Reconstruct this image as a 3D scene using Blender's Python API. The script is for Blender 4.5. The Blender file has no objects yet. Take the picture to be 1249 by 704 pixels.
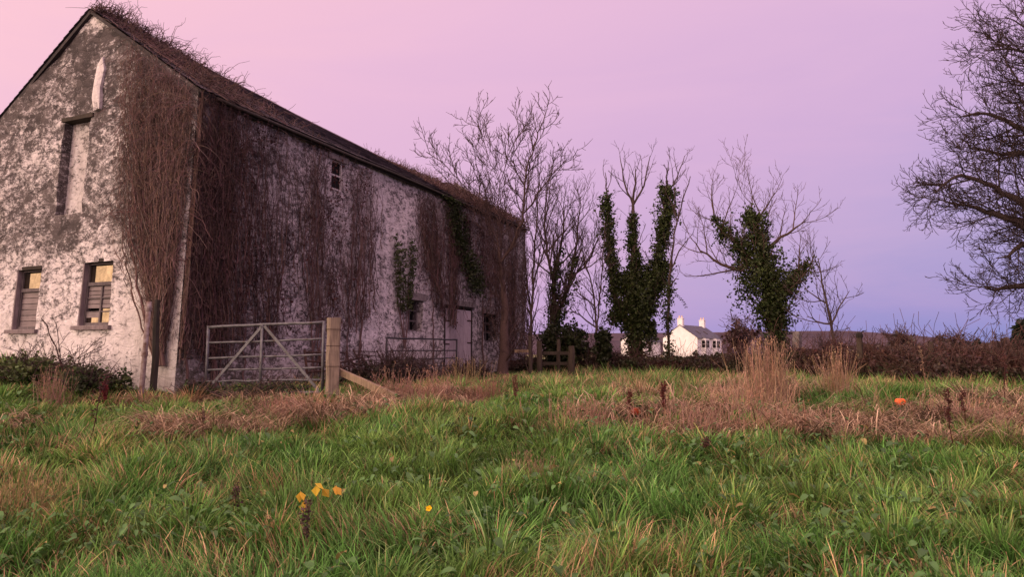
import bpy, math, random
import numpy as np
from mathutils import Vector

rng = np.random.default_rng(11)
random.seed(5)
S = bpy.context.scene
COL = S.collection
PI = math.pi

# ------------------------------------------------------------------ camera
F, W, H, HOR = 860.0, 1249.0, 704.0, 432.0
TH = math.atan((HOR - H / 2) / F)
CT, ST = math.cos(TH), math.sin(TH)
CAMZ = 1.5

def ray(px, py):
    u = (px - W / 2) / F
    v = (H / 2 - py) / F
    return np.array([u, CT - v * ST, ST + v * CT])

def at(px, py, Y):
    r = ray(px, py)
    p = r * (Y / r[1])
    p[2] += CAMZ
    return p

cam = bpy.data.cameras.new('camera')
co = bpy.data.objects.new('camera', cam)
COL.objects.link(co)
co.location = (0, 0, CAMZ)
co.rotation_euler = (PI / 2 + TH, 0, 0)
cam.sensor_width = 36
cam.lens = 36 * F / W
cam.clip_start = 0.05
cam.clip_end = 9000
S.camera = co

# ------------------------------------------------------------------ noise
def _h(i, j, k, s):
    n = (i * 374761393 + j * 668265263 + k * 2147483647 + s * 974634777) & 0xFFFFFFFF
    n = ((n ^ (n >> 13)) * 1274126177) & 0xFFFFFFFF
    n = n ^ (n >> 16)
    return (n & 0xFFFF) / 65535.0

def vnoise(x, y, s=0, z=None):
    x = np.asarray(x, float); y = np.asarray(y, float)
    xi = np.floor(x).astype(np.int64); yi = np.floor(y).astype(np.int64)
    fx = x - xi; fy = y - yi
    fx = fx * fx * (3 - 2 * fx); fy = fy * fy * (3 - 2 * fy)
    a = _h(xi, yi, 0, s); b = _h(xi + 1, yi, 0, s); c = _h(xi, yi + 1, 0, s); d = _h(xi + 1, yi + 1, 0, s)
    return (a * (1 - fx) + b * fx) * (1 - fy) + (c * (1 - fx) + d * fx) * fy

def fbm(x, y, s=0, o=4):
    t = 0; a = 0.5; n = 0
    for k in range(o):
        t = t + a * vnoise(x * 2 ** k, y * 2 ** k, s + k * 17); n += a; a *= 0.5
    return t / n

def sstep(a, b, x):
    t = np.clip((np.asarray(x, float) - a) / (b - a), 0, 1)
    return t * t * (3 - 2 * t)

# ------------------------------------------------------------------ barn frame (plan)
BZ = 0.79
r_ = ray(1002, HOR); n_ = math.hypot(r_[0], r_[1])
D = np.array([r_[0] / n_, r_[1] / n_, 0.0])          # along the long side wall
G = np.array([-D[1], D[0], 0.0])                      # along the gable
r_ = ray(212, 481); t_ = (BZ - CAMZ) / r_[2]
C0 = np.array([r_[0] * t_, r_[1] * t_, BZ])
LEAN = 0.045
BW, BL, EH, RH = 6.5, 16.3, 5.68, 7.88
GR, KL = 3.2, .70                                     # ridge position, slope of the far roof side                # width, length, eave, ridge
UP = np.array([0, 0, 1.0])

def Pg(g, z):
    return C0 + G * g + D * (LEAN * z) + UP * z
def Ps(s, z):
    return C0 + D * s + UP * z
def gab(px, py):
    # pixel to gable coordinates
    r = ray(px, py); o = np.array([0, 0, CAMZ]) - C0
    # o + r t = G g + (D LEAN + UP) z
    A = np.array([G, D * LEAN + UP, -r]).T
    g, z, t = np.linalg.solve(A, o)
    return g, z
def sid(px, py):
    r = ray(px, py); o = np.array([0, 0, CAMZ]) - C0
    A = np.array([D, UP, -r]).T
    s, z, t = np.linalg.solve(A, o)
    return s, z

# ------------------------------------------------------------------ terrain
def ground(x, y):
    x = np.asarray(x, float); y = np.asarray(y, float)
    z = np.interp(y, [-30, 2, 4.9, 7.5, 9.2, 10.8, 12.2, 14, 20, 40, 5000],
                  [-.25, -.08, .02, .30, .50, .66, .78, .82, .86, .82, .75])
    # bank up against the gable at the left
    z = z + 0.50 * sstep(-6.2, -9.6, x) * sstep(9.3, 13.5, y) * sstep(40, 20, y)
    near = sstep(60, 25, y)
    z = z + near * (0.16 * (fbm(x * .55 + 40, y * .55, 3, 3) - .5) + .17 * (fbm(x * 1.7, y * 1.7 + 9, 8, 3) - .5))
    # hummock in the middle of the foreground
    z = z + .15 * np.exp(-((x + .9) / 1.3) ** 2 - ((y - 9.0) / 1.0) ** 2)
    # keep a flat footing round the barn
    s_ = (x - C0[0]) * D[0] + (y - C0[1]) * D[1]
    g_ = (x - C0[0]) * G[0] + (y - C0[1]) * G[1]
    return z

def on_ground(px, py):
    r = ray(px, py); t = 1.0; st = .05
    while t < 400:
        p = r * t
        if CAMZ + p[2] < ground(p[0], p[1]): break
        t += st
        if t > 40: st = .5
    p = r * t
    return np.array([p[0], p[1], float(ground(p[0], p[1]))])

# ------------------------------------------------------------------ mesh helpers
def origin(o):
    v = np.zeros(3)
    while o is not None:
        v += np.array(o.location); o = o.parent
    return v

class MB:
    """collects vertices, faces, per vertex colours"""
    def __init__(s):
        s.V = []; s.F = {}; s.C = []; s.n = 0; s.M = {}
    def add(s, V, Fs, col=None):
        V = np.asarray(V, float).reshape(-1, 3)
        Fs = np.asarray(Fs, dtype=np.int64)
        k = Fs.shape[1]
        s.F.setdefault(k, []).append(Fs + s.n)
        s.V.append(V); s.n += len(V)
        if col is None: col = (.5, .5, .5)
        col = np.asarray(col, float)
        if col.ndim == 1: col = np.tile(col, (len(V), 1))
        s.C.append(col)
    def box(s, c, ax, half, col=None, bev=0.0):
        c = np.asarray(c, float); ax = np.asarray(ax, float); h = np.asarray(half, float)
        sg = np.array([[-1,-1,-1],[1,-1,-1],[1,1,-1],[-1,1,-1],[-1,-1,1],[1,-1,1],[1,1,1],[-1,1,1]], float)
        V = c + (sg * h) @ ax
        f = np.array([[0,3,2,1],[4,5,6,7],[0,1,5,4],[1,2,6,5],[2,3,7,6],[3,0,4,7]])
        s.add(V, f if np.linalg.det(ax) > 0 else f[:, ::-1], col)
    def tube(s, P, R, k=6, col=None, cap=True):
        P = np.asarray(P, float); R = np.broadcast_to(np.asarray(R, float), (len(P),))
        s.tubes(P[None], R[None], k, col)
        if cap and k > 3:
            b = s.n - len(P) * k
            s.F.setdefault(k, []).append(np.array([list(range(b, b + k))[::-1]]))
            s.F.setdefault(k, []).append(np.array([list(range(b + (len(P) - 1) * k, b + len(P) * k))]))
    def tubes(s, P, R, k=3, col=None):
        # P (M,N,3)  R (M,N)
        P = np.asarray(P, float); M, N, _ = P.shape
        T = np.empty_like(P)
        T[:, 1:-1] = P[:, 2:] - P[:, :-2]; T[:, 0] = P[:, 1] - P[:, 0]; T[:, -1] = P[:, -1] - P[:, -2]
        T /= np.linalg.norm(T, axis=2, keepdims=True) + 1e-9
        m = T.mean(axis=1); ref = np.zeros((M, 3))
        idx = np.argmin(np.abs(m), axis=1); ref[np.arange(M), idx] = 1
        A = np.cross(T, ref[:, None, :]); A /= np.linalg.norm(A, axis=2, keepdims=True) + 1e-9
        B = np.cross(T, A)
        an = np.arange(k) * 2 * PI / k
        V = P[:, :, None, :] + R[:, :, None, None] * (A[:, :, None, :] * np.cos(an)[None, None, :, None] + B[:, :, None, :] * np.sin(an)[None, None, :, None])
        i = np.arange(k); j = (i + 1) % k
        q = np.stack([i, j, j + k, i + k], 1)
        seg = (np.arange(N - 1) * k)[:, None, None] + q[None]
        Fs = ((np.arange(M) * N * k)[:, None, None, None] + seg[None]).reshape(-1, 4)
        c = None
        if col is not None:
            col = np.asarray(col, float)
            c = col if col.ndim == 1 else np.repeat(col, N * k, axis=0)
        s.add(V.reshape(-1, 3), Fs, c)
    def leaves(s, P, size, col, up=None, aspect=.75, tilt=1.0):
        """kite shaped leaves at P (M,3)"""
        P = np.asarray(P, float); M = len(P)
        if M == 0: return
        size = np.broadcast_to(np.asarray(size, float), (M,))[:, None]
        d = rng.normal(size=(M, 3)) * tilt
        if up is not None: d = d + np.asarray(up, float)
        d /= np.linalg.norm(d, axis=1, keepdims=True) + 1e-9
        e = rng.normal(size=(M, 3)); e = np.cross(d, e); e /= np.linalg.norm(e, axis=1, keepdims=True) + 1e-9
        n = np.cross(d, e)
        a = P
        b = P + d * size * .45 + e * size * .5 * aspect + n * size * .12
        t = P + d * size
        c = P + d * size * .45 - e * size * .5 * aspect + n * size * .12
        V = np.stack([a, b, t, c], 1).reshape(-1, 3)
        Fs = np.arange(M * 4).reshape(M, 4)
        col = np.asarray(col, float)
        if col.ndim == 2: col = np.repeat(col, 4, axis=0)
        s.add(V, Fs, col)
    def build(s, name, mat, parent=None, loc=None, smooth=None):
        if smooth is None: smooth = name in ('stem', 'twig', 'bar', 'upright', 'grass', 'dead_grass', 'straw_tuft')
        V = np.concatenate(s.V); Cc = np.concatenate(s.C)
        org = origin(parent) if parent is not None else (np.asarray(loc, float) if loc is not None else np.zeros(3))
        me = bpy.data.meshes.new(name)
        me.vertices.add(len(V)); me.vertices.foreach_set('co', (V - org).ravel())
        li = []; ls = []; lt = []; p = 0
        for k, fl in s.F.items():
            A = np.concatenate(fl); li.append(A.ravel())
            ls.append(p + np.arange(len(A)) * k); lt.append(np.full(len(A), k)); p += A.size
        li = np.concatenate(li); ls = np.concatenate(ls); lt = np.concatenate(lt)
        me.loops.add(len(li)); me.loops.foreach_set('vertex_index', li.astype(np.int32))
        me.polygons.add(len(ls)); me.polygons.foreach_set('loop_start', ls.astype(np.int32))
        me.polygons.foreach_set('loop_total', lt.astype(np.int32))
        me.polygons.foreach_set('use_smooth', np.full(len(ls), bool(smooth)))
        me.update(calc_edges=True)
        at_ = me.color_attributes.new('tint', 'FLOAT_COLOR', 'POINT')
        at_.data.foreach_set('color', np.concatenate([Cc, np.ones((len(Cc), 1))], 1).ravel().astype(np.float32))
        me.materials.append(mat)
        o = bpy.data.objects.new(name, me); COL.objects.link(o)
        if parent is not None: o.parent = parent
        else: o.location = org
        return o

def tag(o, label=None, cat=None, group=None, kind=None):
    if label: o['label'] = label
    if cat: o['category'] = cat
    if group: o['group'] = group
    if kind: o['kind'] = kind
    return o

def thing(name, label, cat, loc, group=None):
    o = bpy.data.objects.new(name, None); COL.objects.link(o)
    o.location = Vector([float(v) for v in loc]); o.empty_display_size = .2
    return tag(o, label, cat, group)

# ------------------------------------------------------------------ materials
def new_mat(name):
    m = bpy.data.materials.new(name); m.use_nodes = True
    nt = m.node_tree; nt.nodes.clear()
    return m, nt
def N(nt, t, **kw):
    n = nt.nodes.new(t)
    for k, v in kw.items(): setattr(n, k, v)
    return n
def L(nt, a, b): nt.links.new(a, b)
def noise_n(nt, co, scale, detail=4, rough=.6, dist=0):
    n = N(nt, 'ShaderNodeTexNoise'); n.inputs['Scale'].default_value = scale
    n.inputs['Detail'].default_value = detail; n.inputs['Roughness'].default_value = rough; n.inputs['Distortion'].default_value = dist
    L(nt, co, n.inputs['Vector']); return n.outputs['Fac']
def ramp(nt, fac, stops):
    r = N(nt, 'ShaderNodeValToRGB'); e = r.color_ramp.elements
    while len(e) < len(stops): e.new(.5)
    for i, (p, c) in enumerate(stops):
        e[i].position = p; e[i].color = (*c, 1) if len(c) == 3 else c
    L(nt, fac, r.inputs['Fac']); return r.outputs['Color']
def math_n(nt, op, a, b=None, clamp=False):
    m = N(nt, 'ShaderNodeMath', operation=op, use_clamp=clamp)
    for i, v in enumerate((a, b)):
        if v is None: continue
        if isinstance(v, (int, float)): m.inputs[i].default_value = v
        else: L(nt, v, m.inputs[i])
    return m.outputs[0]
def mixc(nt, f, a, b, blend='MIX'):
    m = N(nt, 'ShaderNodeMix', data_type='RGBA', blend_type=blend)
    for s, v in ((0, f), (6, a), (7, b)):
        if isinstance(v, (int, float)): m.inputs[s].default_value = v
        elif isinstance(v, tuple): m.inputs[s].default_value = (*v, 1)
        else: L(nt, v, m.inputs[s])
    return m.outputs[2]
def finish(nt, col, rough=.9, bump=None, bstr=.4, bdist=.02, spec=.2, metal=0):
    b = N(nt, 'ShaderNodeBsdfPrincipled'); o = N(nt, 'ShaderNodeOutputMaterial')
    if isinstance(col, tuple): b.inputs['Base Color'].default_value = (*col, 1)
    else: L(nt, col, b.inputs['Base Color'])
    if isinstance(rough, (int, float)): b.inputs['Roughness'].default_value = rough
    else: L(nt, rough, b.inputs['Roughness'])
    b.inputs['Specular IOR Level'].default_value = spec; b.inputs['Metallic'].default_value = metal
    if bump is not None:
        bn = N(nt, 'ShaderNodeBump'); bn.inputs['Strength'].default_value = bstr; bn.inputs['Distance'].default_value = bdist
        L(nt, bump, bn.inputs['Height']); L(nt, bn.outputs[0], b.inputs['Normal'])
    L(nt, b.outputs[0], o.inputs[0]); return b
def obco(nt): return N(nt, 'ShaderNodeTexCoord').outputs['Object']

def mat_tint(name, rough=.85, trans=0.0, nscale=0, namt=.3, spec=.15):
    """colour from the mesh's tint attribute, optional noise and translucency"""
    m, nt = new_mat(name)
    a = N(nt, 'ShaderNodeAttribute', attribute_name='tint').outputs['Color']
    bump = None
    if nscale:
        f = noise_n(nt, obco(nt), nscale, 5, .65)
        k = ramp(nt, f, [(.3, (1 - namt,) * 3), (.7, (1 + namt,) * 3)])
        a = mixc(nt, 1.0, a, k, 'MULTIPLY'); bump = f
    b = finish(nt, a, rough, bump, .5, .01, spec)
    if trans:
        o = [n for n in nt.nodes if n.type == 'OUTPUT_MATERIAL'][0]
        t = N(nt, 'ShaderNodeBsdfTranslucent'); L(nt, a, t.inputs[0])
        mx = N(nt, 'ShaderNodeMixShader'); mx.inputs[0].default_value = trans
        L(nt, b.outputs[0], mx.inputs[1]); L(nt, t.outputs[0], mx.inputs[2]); L(nt, mx.outputs[0], o.inputs[0])
    return m

def mat_wall():
    m, nt = new_mat('whitewashed_rubble')
    oc = obco(nt)
    st = N(nt, 'ShaderNodeAttribute', attribute_name='tint')
    sep = N(nt, 'ShaderNodeSeparateColor'); L(nt, st.outputs['Color'], sep.inputs[0])
    stain, grime_shade, green = sep.outputs[0], sep.outputs[1], sep.outputs[2]
    mp = N(nt, 'ShaderNodeMapping'); mp.inputs['Scale'].default_value = (1, 1, 1.5); L(nt, oc, mp.inputs[0])
    wn = N(nt, 'ShaderNodeTexNoise'); wn.inputs['Scale'].default_value = 5; wn.inputs['Detail'].default_value = 3; L(nt, mp.outputs[0], wn.inputs[0])
    add = N(nt, 'ShaderNodeMix', data_type='VECTOR'); add.inputs[0].default_value = .09
    L(nt, mp.outputs[0], add.inputs[4]); L(nt, wn.outputs['Color'], add.inputs[5])
    vo = N(nt, 'ShaderNodeTexVoronoi', feature='DISTANCE_TO_EDGE'); vo.inputs['Scale'].default_value = 4.2; L(nt, add.outputs[1], vo.inputs['Vector'])
    vc = N(nt, 'ShaderNodeTexVoronoi', feature='F1'); vc.inputs['Scale'].default_value = 4.2; L(nt, add.outputs[1], vc.inputs['Vector'])
    edge = ramp(nt, vo.outputs['Distance'], [(0, (0, 0, 0)), (.12, (1, 1, 1))])
    n1 = noise_n(nt, mp.outputs[0], 3.0, 8, .72, .4)
    n2 = noise_n(nt, mp.outputs[0], 8.0, 8, .8, .3)
    n3 = noise_n(nt, oc, 48.0, 4, .7)
    n4 = noise_n(nt, oc, .8, 3, .6)
    # threshold field for peeled whitewash
    t = math_n(nt, 'ADD', math_n(nt, 'MULTIPLY', math_n(nt, 'SUBTRACT', n1, .5), .95), math_n(nt, 'MULTIPLY', math_n(nt, 'SUBTRACT', n2, .5), 1.25))
    n5 = noise_n(nt, mp.outputs[0], 24.0, 4, .7, .2)
    t = math_n(nt, 'ADD', t, math_n(nt, 'MULTIPLY', math_n(nt, 'SUBTRACT', n5, .5), .55))
    t = math_n(nt, 'ADD', t, .640)
    mps = N(nt, 'ShaderNodeMapping'); mps.inputs['Scale'].default_value = (4.5, 4.5, .45); L(nt, oc, mps.inputs[0])
    streak = ramp(nt, noise_n(nt, mps.outputs[0], 1.0, 6, .65, .2), [(.35, (1.08, 1.08, 1.08)), (.55, (.92, .91, .90)), (.72, (.55, .52, .50))])
    t = math_n(nt, 'ADD', t, math_n(nt, 'MULTIPLY', stain, .8))
    t = math_n(nt, 'ADD', t, math_n(nt, 'MULTIPLY', math_n(nt, 'SUBTRACT', n4, .5), .4))
    t = math_n(nt, 'SUBTRACT', t, math_n(nt, 'MULTIPLY', edge, .035))
    peel = ramp(nt, t, [(.58, (0, 0, 0)), (.68, (.6, .6, .6)), (.80, (1, 1, 1))])
    white = ramp(nt, n2, [(.3, (.74, .70, .71)), (.5, (.66, .62, .63)), (.7, (.44, .41, .41))])
    stone = ramp(nt, math_n(nt, 'ADD', math_n(nt, 'MULTIPLY', vc.outputs['Color'], .35), math_n(nt, 'MULTIPLY', n3, .65)),
                 [(.2, (.030, .027, .029)), (.5, (.085, .074, .075)), (.8, (.19, .165, .165))])
    c = mixc(nt, peel, white, stone)
    c = mixc(nt, math_n(nt, 'MULTIPLY', green, math_n(nt, 'ADD', n1, .25), True), c, (.16, .15, .09))
    spk = ramp(nt, n3, [(.27, (.45, .43, .42)), (.42, (1, 1, 1))])
    c = mixc(nt, .7, c, spk, 'MULTIPLY')
    gr = mixc(nt, grime_shade, (1, 1, 1), (.32, .29, .29))  # tone multiplier: grime, plus shade painted onto the side wall
    c = mixc(nt, 1.0, c, gr, 'MULTIPLY')
    c = mixc(nt, .8, c, streak, 'MULTIPLY')
    hgt = math_n(nt, 'ADD', math_n(nt, 'MULTIPLY', edge, .22), math_n(nt, 'MULTIPLY', n2, .8))
    hgt = math_n(nt, 'ADD', hgt, math_n(nt, 'MULTIPLY', n3, .25))
    hgt = math_n(nt, 'SUBTRACT', hgt, math_n(nt, 'MULTIPLY', peel, .35))
    finish(nt, c, .95, hgt, .9, .035, .08)
    return m

def mat_wood(name, c0, c1, scale=(30, 30, 2), rough=.85):
    m, nt = new_mat(name); oc = obco(nt)
    mp = N(nt, 'ShaderNodeMapping'); mp.inputs['Scale'].default_value = scale; L(nt, oc, mp.inputs[0])
    n = noise_n(nt, mp.outputs[0], 1.0, 8, .7, .5); n2 = noise_n(nt, oc, 4, 4, .6)
    f = math_n(nt, 'ADD', math_n(nt, 'MULTIPLY', n, .7), math_n(nt, 'MULTIPLY', n2, .4))
    c = ramp(nt, f, [(.32, c0), (.72, c1)])
    a = N(nt, 'ShaderNodeAttribute', attribute_name='tint').outputs['Color']
    c = mixc(nt, 1.0, c, a, 'MULTIPLY')
    c = mixc(nt, 1.0, c, (2, 2, 2), 'MULTIPLY')
    finish(nt, c, rough, n, .6, .01, .15); return m

def mat_noise(name, stops, scale=8, rough=.9, bstr=.4, bdist=.01, metal=0, spec=.2, detail=6):
    m, nt = new_mat(name); n = noise_n(nt, obco(nt), scale, detail, .65)
    finish(nt, ramp(nt, n, stops), rough, n, bstr, bdist, spec, metal); return m

M = {}
M['wall'] = mat_wall()
M['leaf'] = mat_tint('leaf', .5, .22, 0, spec=.22)
M['bark'] = mat_tint('bark', .9, 0, 30, .35)
M['stem'] = mat_tint('dead_stem', .9)
M['grass'] = mat_tint('grass_blade', .6, .3, 0, spec=.2)
M['straw'] = mat_tint('straw', .8, .2)
M['board'] = mat_wood('weathered_board', (.05, .042, .044), (.17, .145, .15))
M['door'] = mat_wood('grey_plank', (.22, .185, .205), (.44, .385, .415), (45, 45, 2))
M['post'] = mat_wood('weathered_post', (.045, .038, .033), (.29, .235, .185), (55, 55, 2.0))
M['darkpost'] = mat_wood('dark_timber', (.022, .019, .016), (.075, .064, .055))
M['rust'] = mat_noise('rusty_iron', [(.3, (.022, .014, .012)), (.55, (.055, .03, .024)), (.8, (.10, .05, .035))], 20)
M['galv'] = mat_noise('galvanised_steel', [(.33, (.07, .045, .035)), (.42, (.075, .075, .085)), (.6, (.125, .125, .14)), (.8, (.18, .18, .195))], 9, .6, .15, .004, .35, .4)
M['oldgalv'] = mat_noise('dull_steel', [(.3, (.03, .03, .034)), (.7, (.07, .068, .072))], 14, .7, .15, .004, .2)
M['pipe'] = mat_noise('flaking_pipe', [(.35, (.10, .055, .04)), (.55, (.22, .18, .17)), (.8, (.36, .33, .33))], 9)
M['dark'] = mat_noise('dark_void', [(.3, (.006, .006, .006)), (.7, (.012, .011, .011))], 4)
M['lintel'] = mat_noise('stone_lintel', [(.3, (.09, .08, .08)), (.6, (.22, .195, .19)), (.8, (.30, .27, .265))], 9, .95, .6, .02)
M['sash'] = mat_noise('peeling_white_paint', [(.28, (.2, .17, .16)), (.42, (.56, .53, .52)), (.8, (.62, .59, .58))], 16)
M['lapboard'] = mat_wood('pale_boards', (.13, .11, .11), (.30, .26, .265), (2, 2, 25))
M['render'] = mat_noise('white_render', [(.3, (.66, .63, .65)), (.7, (.85, .83, .85))], 1.2, .9, .1)
M['hslate'] = mat_noise('house_slate', [(.3, (.055, .055, .07)), (.7, (.10, .10, .125))], 1.5, .7, .2)
M['pumpkin'] = mat_noise('pumpkin_skin', [(.3, (.75, .10, .02)), (.7, (.95, .19, .03))], 12, .4, .1, .005)
M['petal'] = mat_tint('petal', .6, .3)
M['pot'] = mat_noise('chimney_pot', [(.3, (.55, .42, .30)), (.7, (.70, .55, .42))], 3)

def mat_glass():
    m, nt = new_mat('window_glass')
    g = N(nt, 'ShaderNodeBsdfGlossy'); g.inputs['Roughness'].default_value = .04; g.inputs['Color'].default_value = (.56, .48, .36, 1)  # sunset warmth put into the reflection colour of the glass
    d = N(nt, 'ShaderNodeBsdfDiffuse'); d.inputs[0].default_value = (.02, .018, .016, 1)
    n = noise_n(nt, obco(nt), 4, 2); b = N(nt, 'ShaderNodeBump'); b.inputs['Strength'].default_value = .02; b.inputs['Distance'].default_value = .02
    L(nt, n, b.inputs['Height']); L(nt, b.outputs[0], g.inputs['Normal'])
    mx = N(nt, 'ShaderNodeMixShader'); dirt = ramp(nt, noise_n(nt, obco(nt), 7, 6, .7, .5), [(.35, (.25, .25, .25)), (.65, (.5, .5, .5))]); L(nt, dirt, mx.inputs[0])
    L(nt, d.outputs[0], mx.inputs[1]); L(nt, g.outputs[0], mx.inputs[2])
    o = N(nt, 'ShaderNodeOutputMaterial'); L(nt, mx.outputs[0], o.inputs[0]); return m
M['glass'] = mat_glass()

def mat_slate():
    m, nt = new_mat('lichened_slate'); oc = obco(nt)
    a = N(nt, 'ShaderNodeAttribute', attribute_name='tint').outputs['Color']
    n = noise_n(nt, oc, 6, 8, .7); n2 = noise_n(nt, oc, 1.3, 4, .6)
    f = math_n(nt, 'ADD', math_n(nt, 'MULTIPLY', n, .6), math_n(nt, 'MULTIPLY', n2, .4))
    c = ramp(nt, f, [(.38, (.045, .038, .042)), (.52, (.085, .07, .075)), (.62, (.16, .125, .12)), (.75, (.10, .085, .055))])
    c = mixc(nt, 1.0, c, a, 'MULTIPLY'); c = mixc(nt, 1.0, c, (2, 2, 2), 'MULTIPLY')
    finish(nt, c, .8, n, .5, .01, .2); return m
M['slate'] = mat_slate()

def mat_ground():
    m, nt = new_mat('field_ground'); oc = obco(nt)
    a = N(nt, 'ShaderNodeAttribute', attribute_name='tint').outputs['Color']
    n = noise_n(nt, oc, 5, 8, .7)
    k = ramp(nt, n, [(.3, (.45, .45, .45)), (.7, (1.5, 1.5, 1.5))])
    c = mixc(nt, 1.0, a, k, 'MULTIPLY')
    finish(nt, c, .95, n, .8, .05, .05); return m
M['ground'] = mat_ground()
def mat_hill():
    m, nt = new_mat('hazy_moorland'); oc = obco(nt)
    n = noise_n(nt, oc, .012, 8, .65); n2 = noise_n(nt, oc, .08, 5, .6)
    f = math_n(nt, 'ADD', math_n(nt, 'MULTIPLY', n, .7), math_n(nt, 'MULTIPLY', n2, .3))
    finish(nt, ramp(nt, f, [(.35, (.05, .042, .055)), (.55, (.085, .066, .078)), (.7, (.12, .095, .10))]), 1, spec=0); return m  # heather browns with purple distance haze mixed into the colour
M['hill'] = mat_hill()

# ------------------------------------------------------------------ world and sun
SUN_AZ = np.array([-.86, -.51, 0.]); SUN_EL = math.radians(7)
wd = bpy.data.worlds.new('World'); S.world = wd; wd.use_nodes = True
nt = wd.node_tree; nt.nodes.clear()
sky = N(nt, 'ShaderNodeTexSky'); sky.sky_type = 'NISHITA'; sky.sun_disc = False
sky.sun_elevation = math.radians(3); sky.sun_rotation = math.atan2(SUN_AZ[0], SUN_AZ[1])
sky.air_density = 1.5; sky.dust_density = 2.0
gen = N(nt, 'ShaderNodeTexCoord').outputs['Generated']
nrm = N(nt, 'ShaderNodeVectorMath', operation='NORMALIZE'); L(nt, gen, nrm.inputs[0])
def vdot(v):
    d = N(nt, 'ShaderNodeVectorMath', operation='DOT_PRODUCT'); L(nt, nrm.outputs[0], d.inputs[0]); d.inputs[1].default_value = tuple(v); return d.outputs['Value']
sepz = N(nt, 'ShaderNodeSeparateXYZ'); L(nt, nrm.outputs[0], sepz.inputs[0])
smp = N(nt, 'ShaderNodeMapping'); smp.inputs['Scale'].default_value = (1.4, 1.4, 7); smp.inputs['Rotation'].default_value = (.12, .18, .3); L(nt, nrm.outputs[0], smp.inputs[0])
soft = noise_n(nt, smp.outputs[0], 1.6, 5, .55, .6)
v = math_n(nt, 'ADD', vdot(SUN_AZ), math_n(nt, 'MULTIPLY', sepz.outputs['Z'], 1.5))
v = math_n(nt, 'ADD', v, math_n(nt, 'MULTIPLY', math_n(nt, 'SUBTRACT', soft, .5), .42))
mr = N(nt, 'ShaderNodeMapRange'); mr.inputs[1].default_value = -1.0; mr.inputs[2].default_value = 1.4; L(nt, v, mr.inputs[0])
def srgb(*c): return tuple(((x / 255 + .055) / 1.055) ** 2.4 for x in c)
def pos(x): return (x + 1.0) / 2.4
SKY = ramp(nt, mr.outputs[0], [(pos(-.95), srgb(136, 144, 206)), (pos(-.78), srgb(160, 150, 210)), (pos(-.6), srgb(184, 160, 212)), (pos(-.35), srgb(208, 170, 214)),
        (pos(-.05), srgb(222, 179, 216)), (pos(.3), srgb(235, 187, 217)), (pos(.75), srgb(255, 200, 212)), (pos(1.25), srgb(255, 208, 212))])
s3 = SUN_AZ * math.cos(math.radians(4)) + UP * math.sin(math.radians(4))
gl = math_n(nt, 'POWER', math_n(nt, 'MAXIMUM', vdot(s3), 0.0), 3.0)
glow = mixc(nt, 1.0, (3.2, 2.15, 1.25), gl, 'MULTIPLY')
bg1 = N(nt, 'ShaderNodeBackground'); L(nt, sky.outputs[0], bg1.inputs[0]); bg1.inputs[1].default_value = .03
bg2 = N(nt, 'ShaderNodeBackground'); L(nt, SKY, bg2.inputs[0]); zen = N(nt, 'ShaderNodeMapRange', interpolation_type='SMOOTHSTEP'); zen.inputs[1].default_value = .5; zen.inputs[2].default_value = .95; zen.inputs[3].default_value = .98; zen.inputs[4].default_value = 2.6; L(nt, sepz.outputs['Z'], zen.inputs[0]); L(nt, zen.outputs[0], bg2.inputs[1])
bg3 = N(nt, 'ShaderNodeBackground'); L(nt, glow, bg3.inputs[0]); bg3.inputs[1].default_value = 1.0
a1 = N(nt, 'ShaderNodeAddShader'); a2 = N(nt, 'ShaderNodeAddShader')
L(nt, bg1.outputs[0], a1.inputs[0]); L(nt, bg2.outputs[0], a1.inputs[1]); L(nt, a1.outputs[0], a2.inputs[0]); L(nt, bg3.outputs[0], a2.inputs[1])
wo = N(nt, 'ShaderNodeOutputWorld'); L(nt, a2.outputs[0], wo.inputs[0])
sl = bpy.data.lights.new('sun', 'SUN'); sl.energy = .9; sl.angle = math.radians(14); sl.color = (1, .86, .78)
so = bpy.data.objects.new('sun', sl); COL.objects.link(so)
sd = SUN_AZ * math.cos(math.radians(14)) + UP * math.sin(math.radians(14))
so.rotation_euler = Vector(tuple(sd)).to_track_quat('Z', 'Y').to_euler()
so.location = (-20, -12, 12)
S.view_settings.view_transform = 'Standard'; S.view_settings.look = 'None'; S.view_settings.exposure = 0
S.cycles.max_bounces = 5; S.cycles.transparent_max_bounces = 4; S.cycles.use_denoising = True

# ------------------------------------------------------------------ ground sheet
def dead_mask(x, y):
    """0..1 how much bleached dead grass grows here"""
    x = np.asarray(x, float); y = np.asarray(y, float)
    w = .55 * (fbm(x * .9, y * .9, 31, 3) - .5); w2 = .8 * (fbm(x * .6 + 7, y * .6, 37, 3) - .5)
    def ell(cx, cy, rx, ry): return 1 - np.sqrt(((x - cx + w2) / rx) ** 2 + ((y - cy + w) / ry) ** 2)
    m = np.maximum.reduce([ell(5.3, 9.2, 2.6, 1.0), ell(2.4, 9.6, 1.8, 1.0), ell(-2.6, 10.4, 1.6, 1.0), ell(-1.5, 11.8, 1.6, .8),
                           ell(-3.9, 9.1, 1.1, .55), ell(-7.2, 9.6, 1.3, .6), ell(-5.5, 11.7, 1.8, .45), ell(7.9, 10.3, 1.6, 1.3), ell(3.4, 12.4, 2.6, 1.0)])
    return sstep(-.04, .3, m) * sstep(.42, .58, fbm(x * 1.5 + 60, y * 2.2, 43, 3) + .10)

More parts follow.
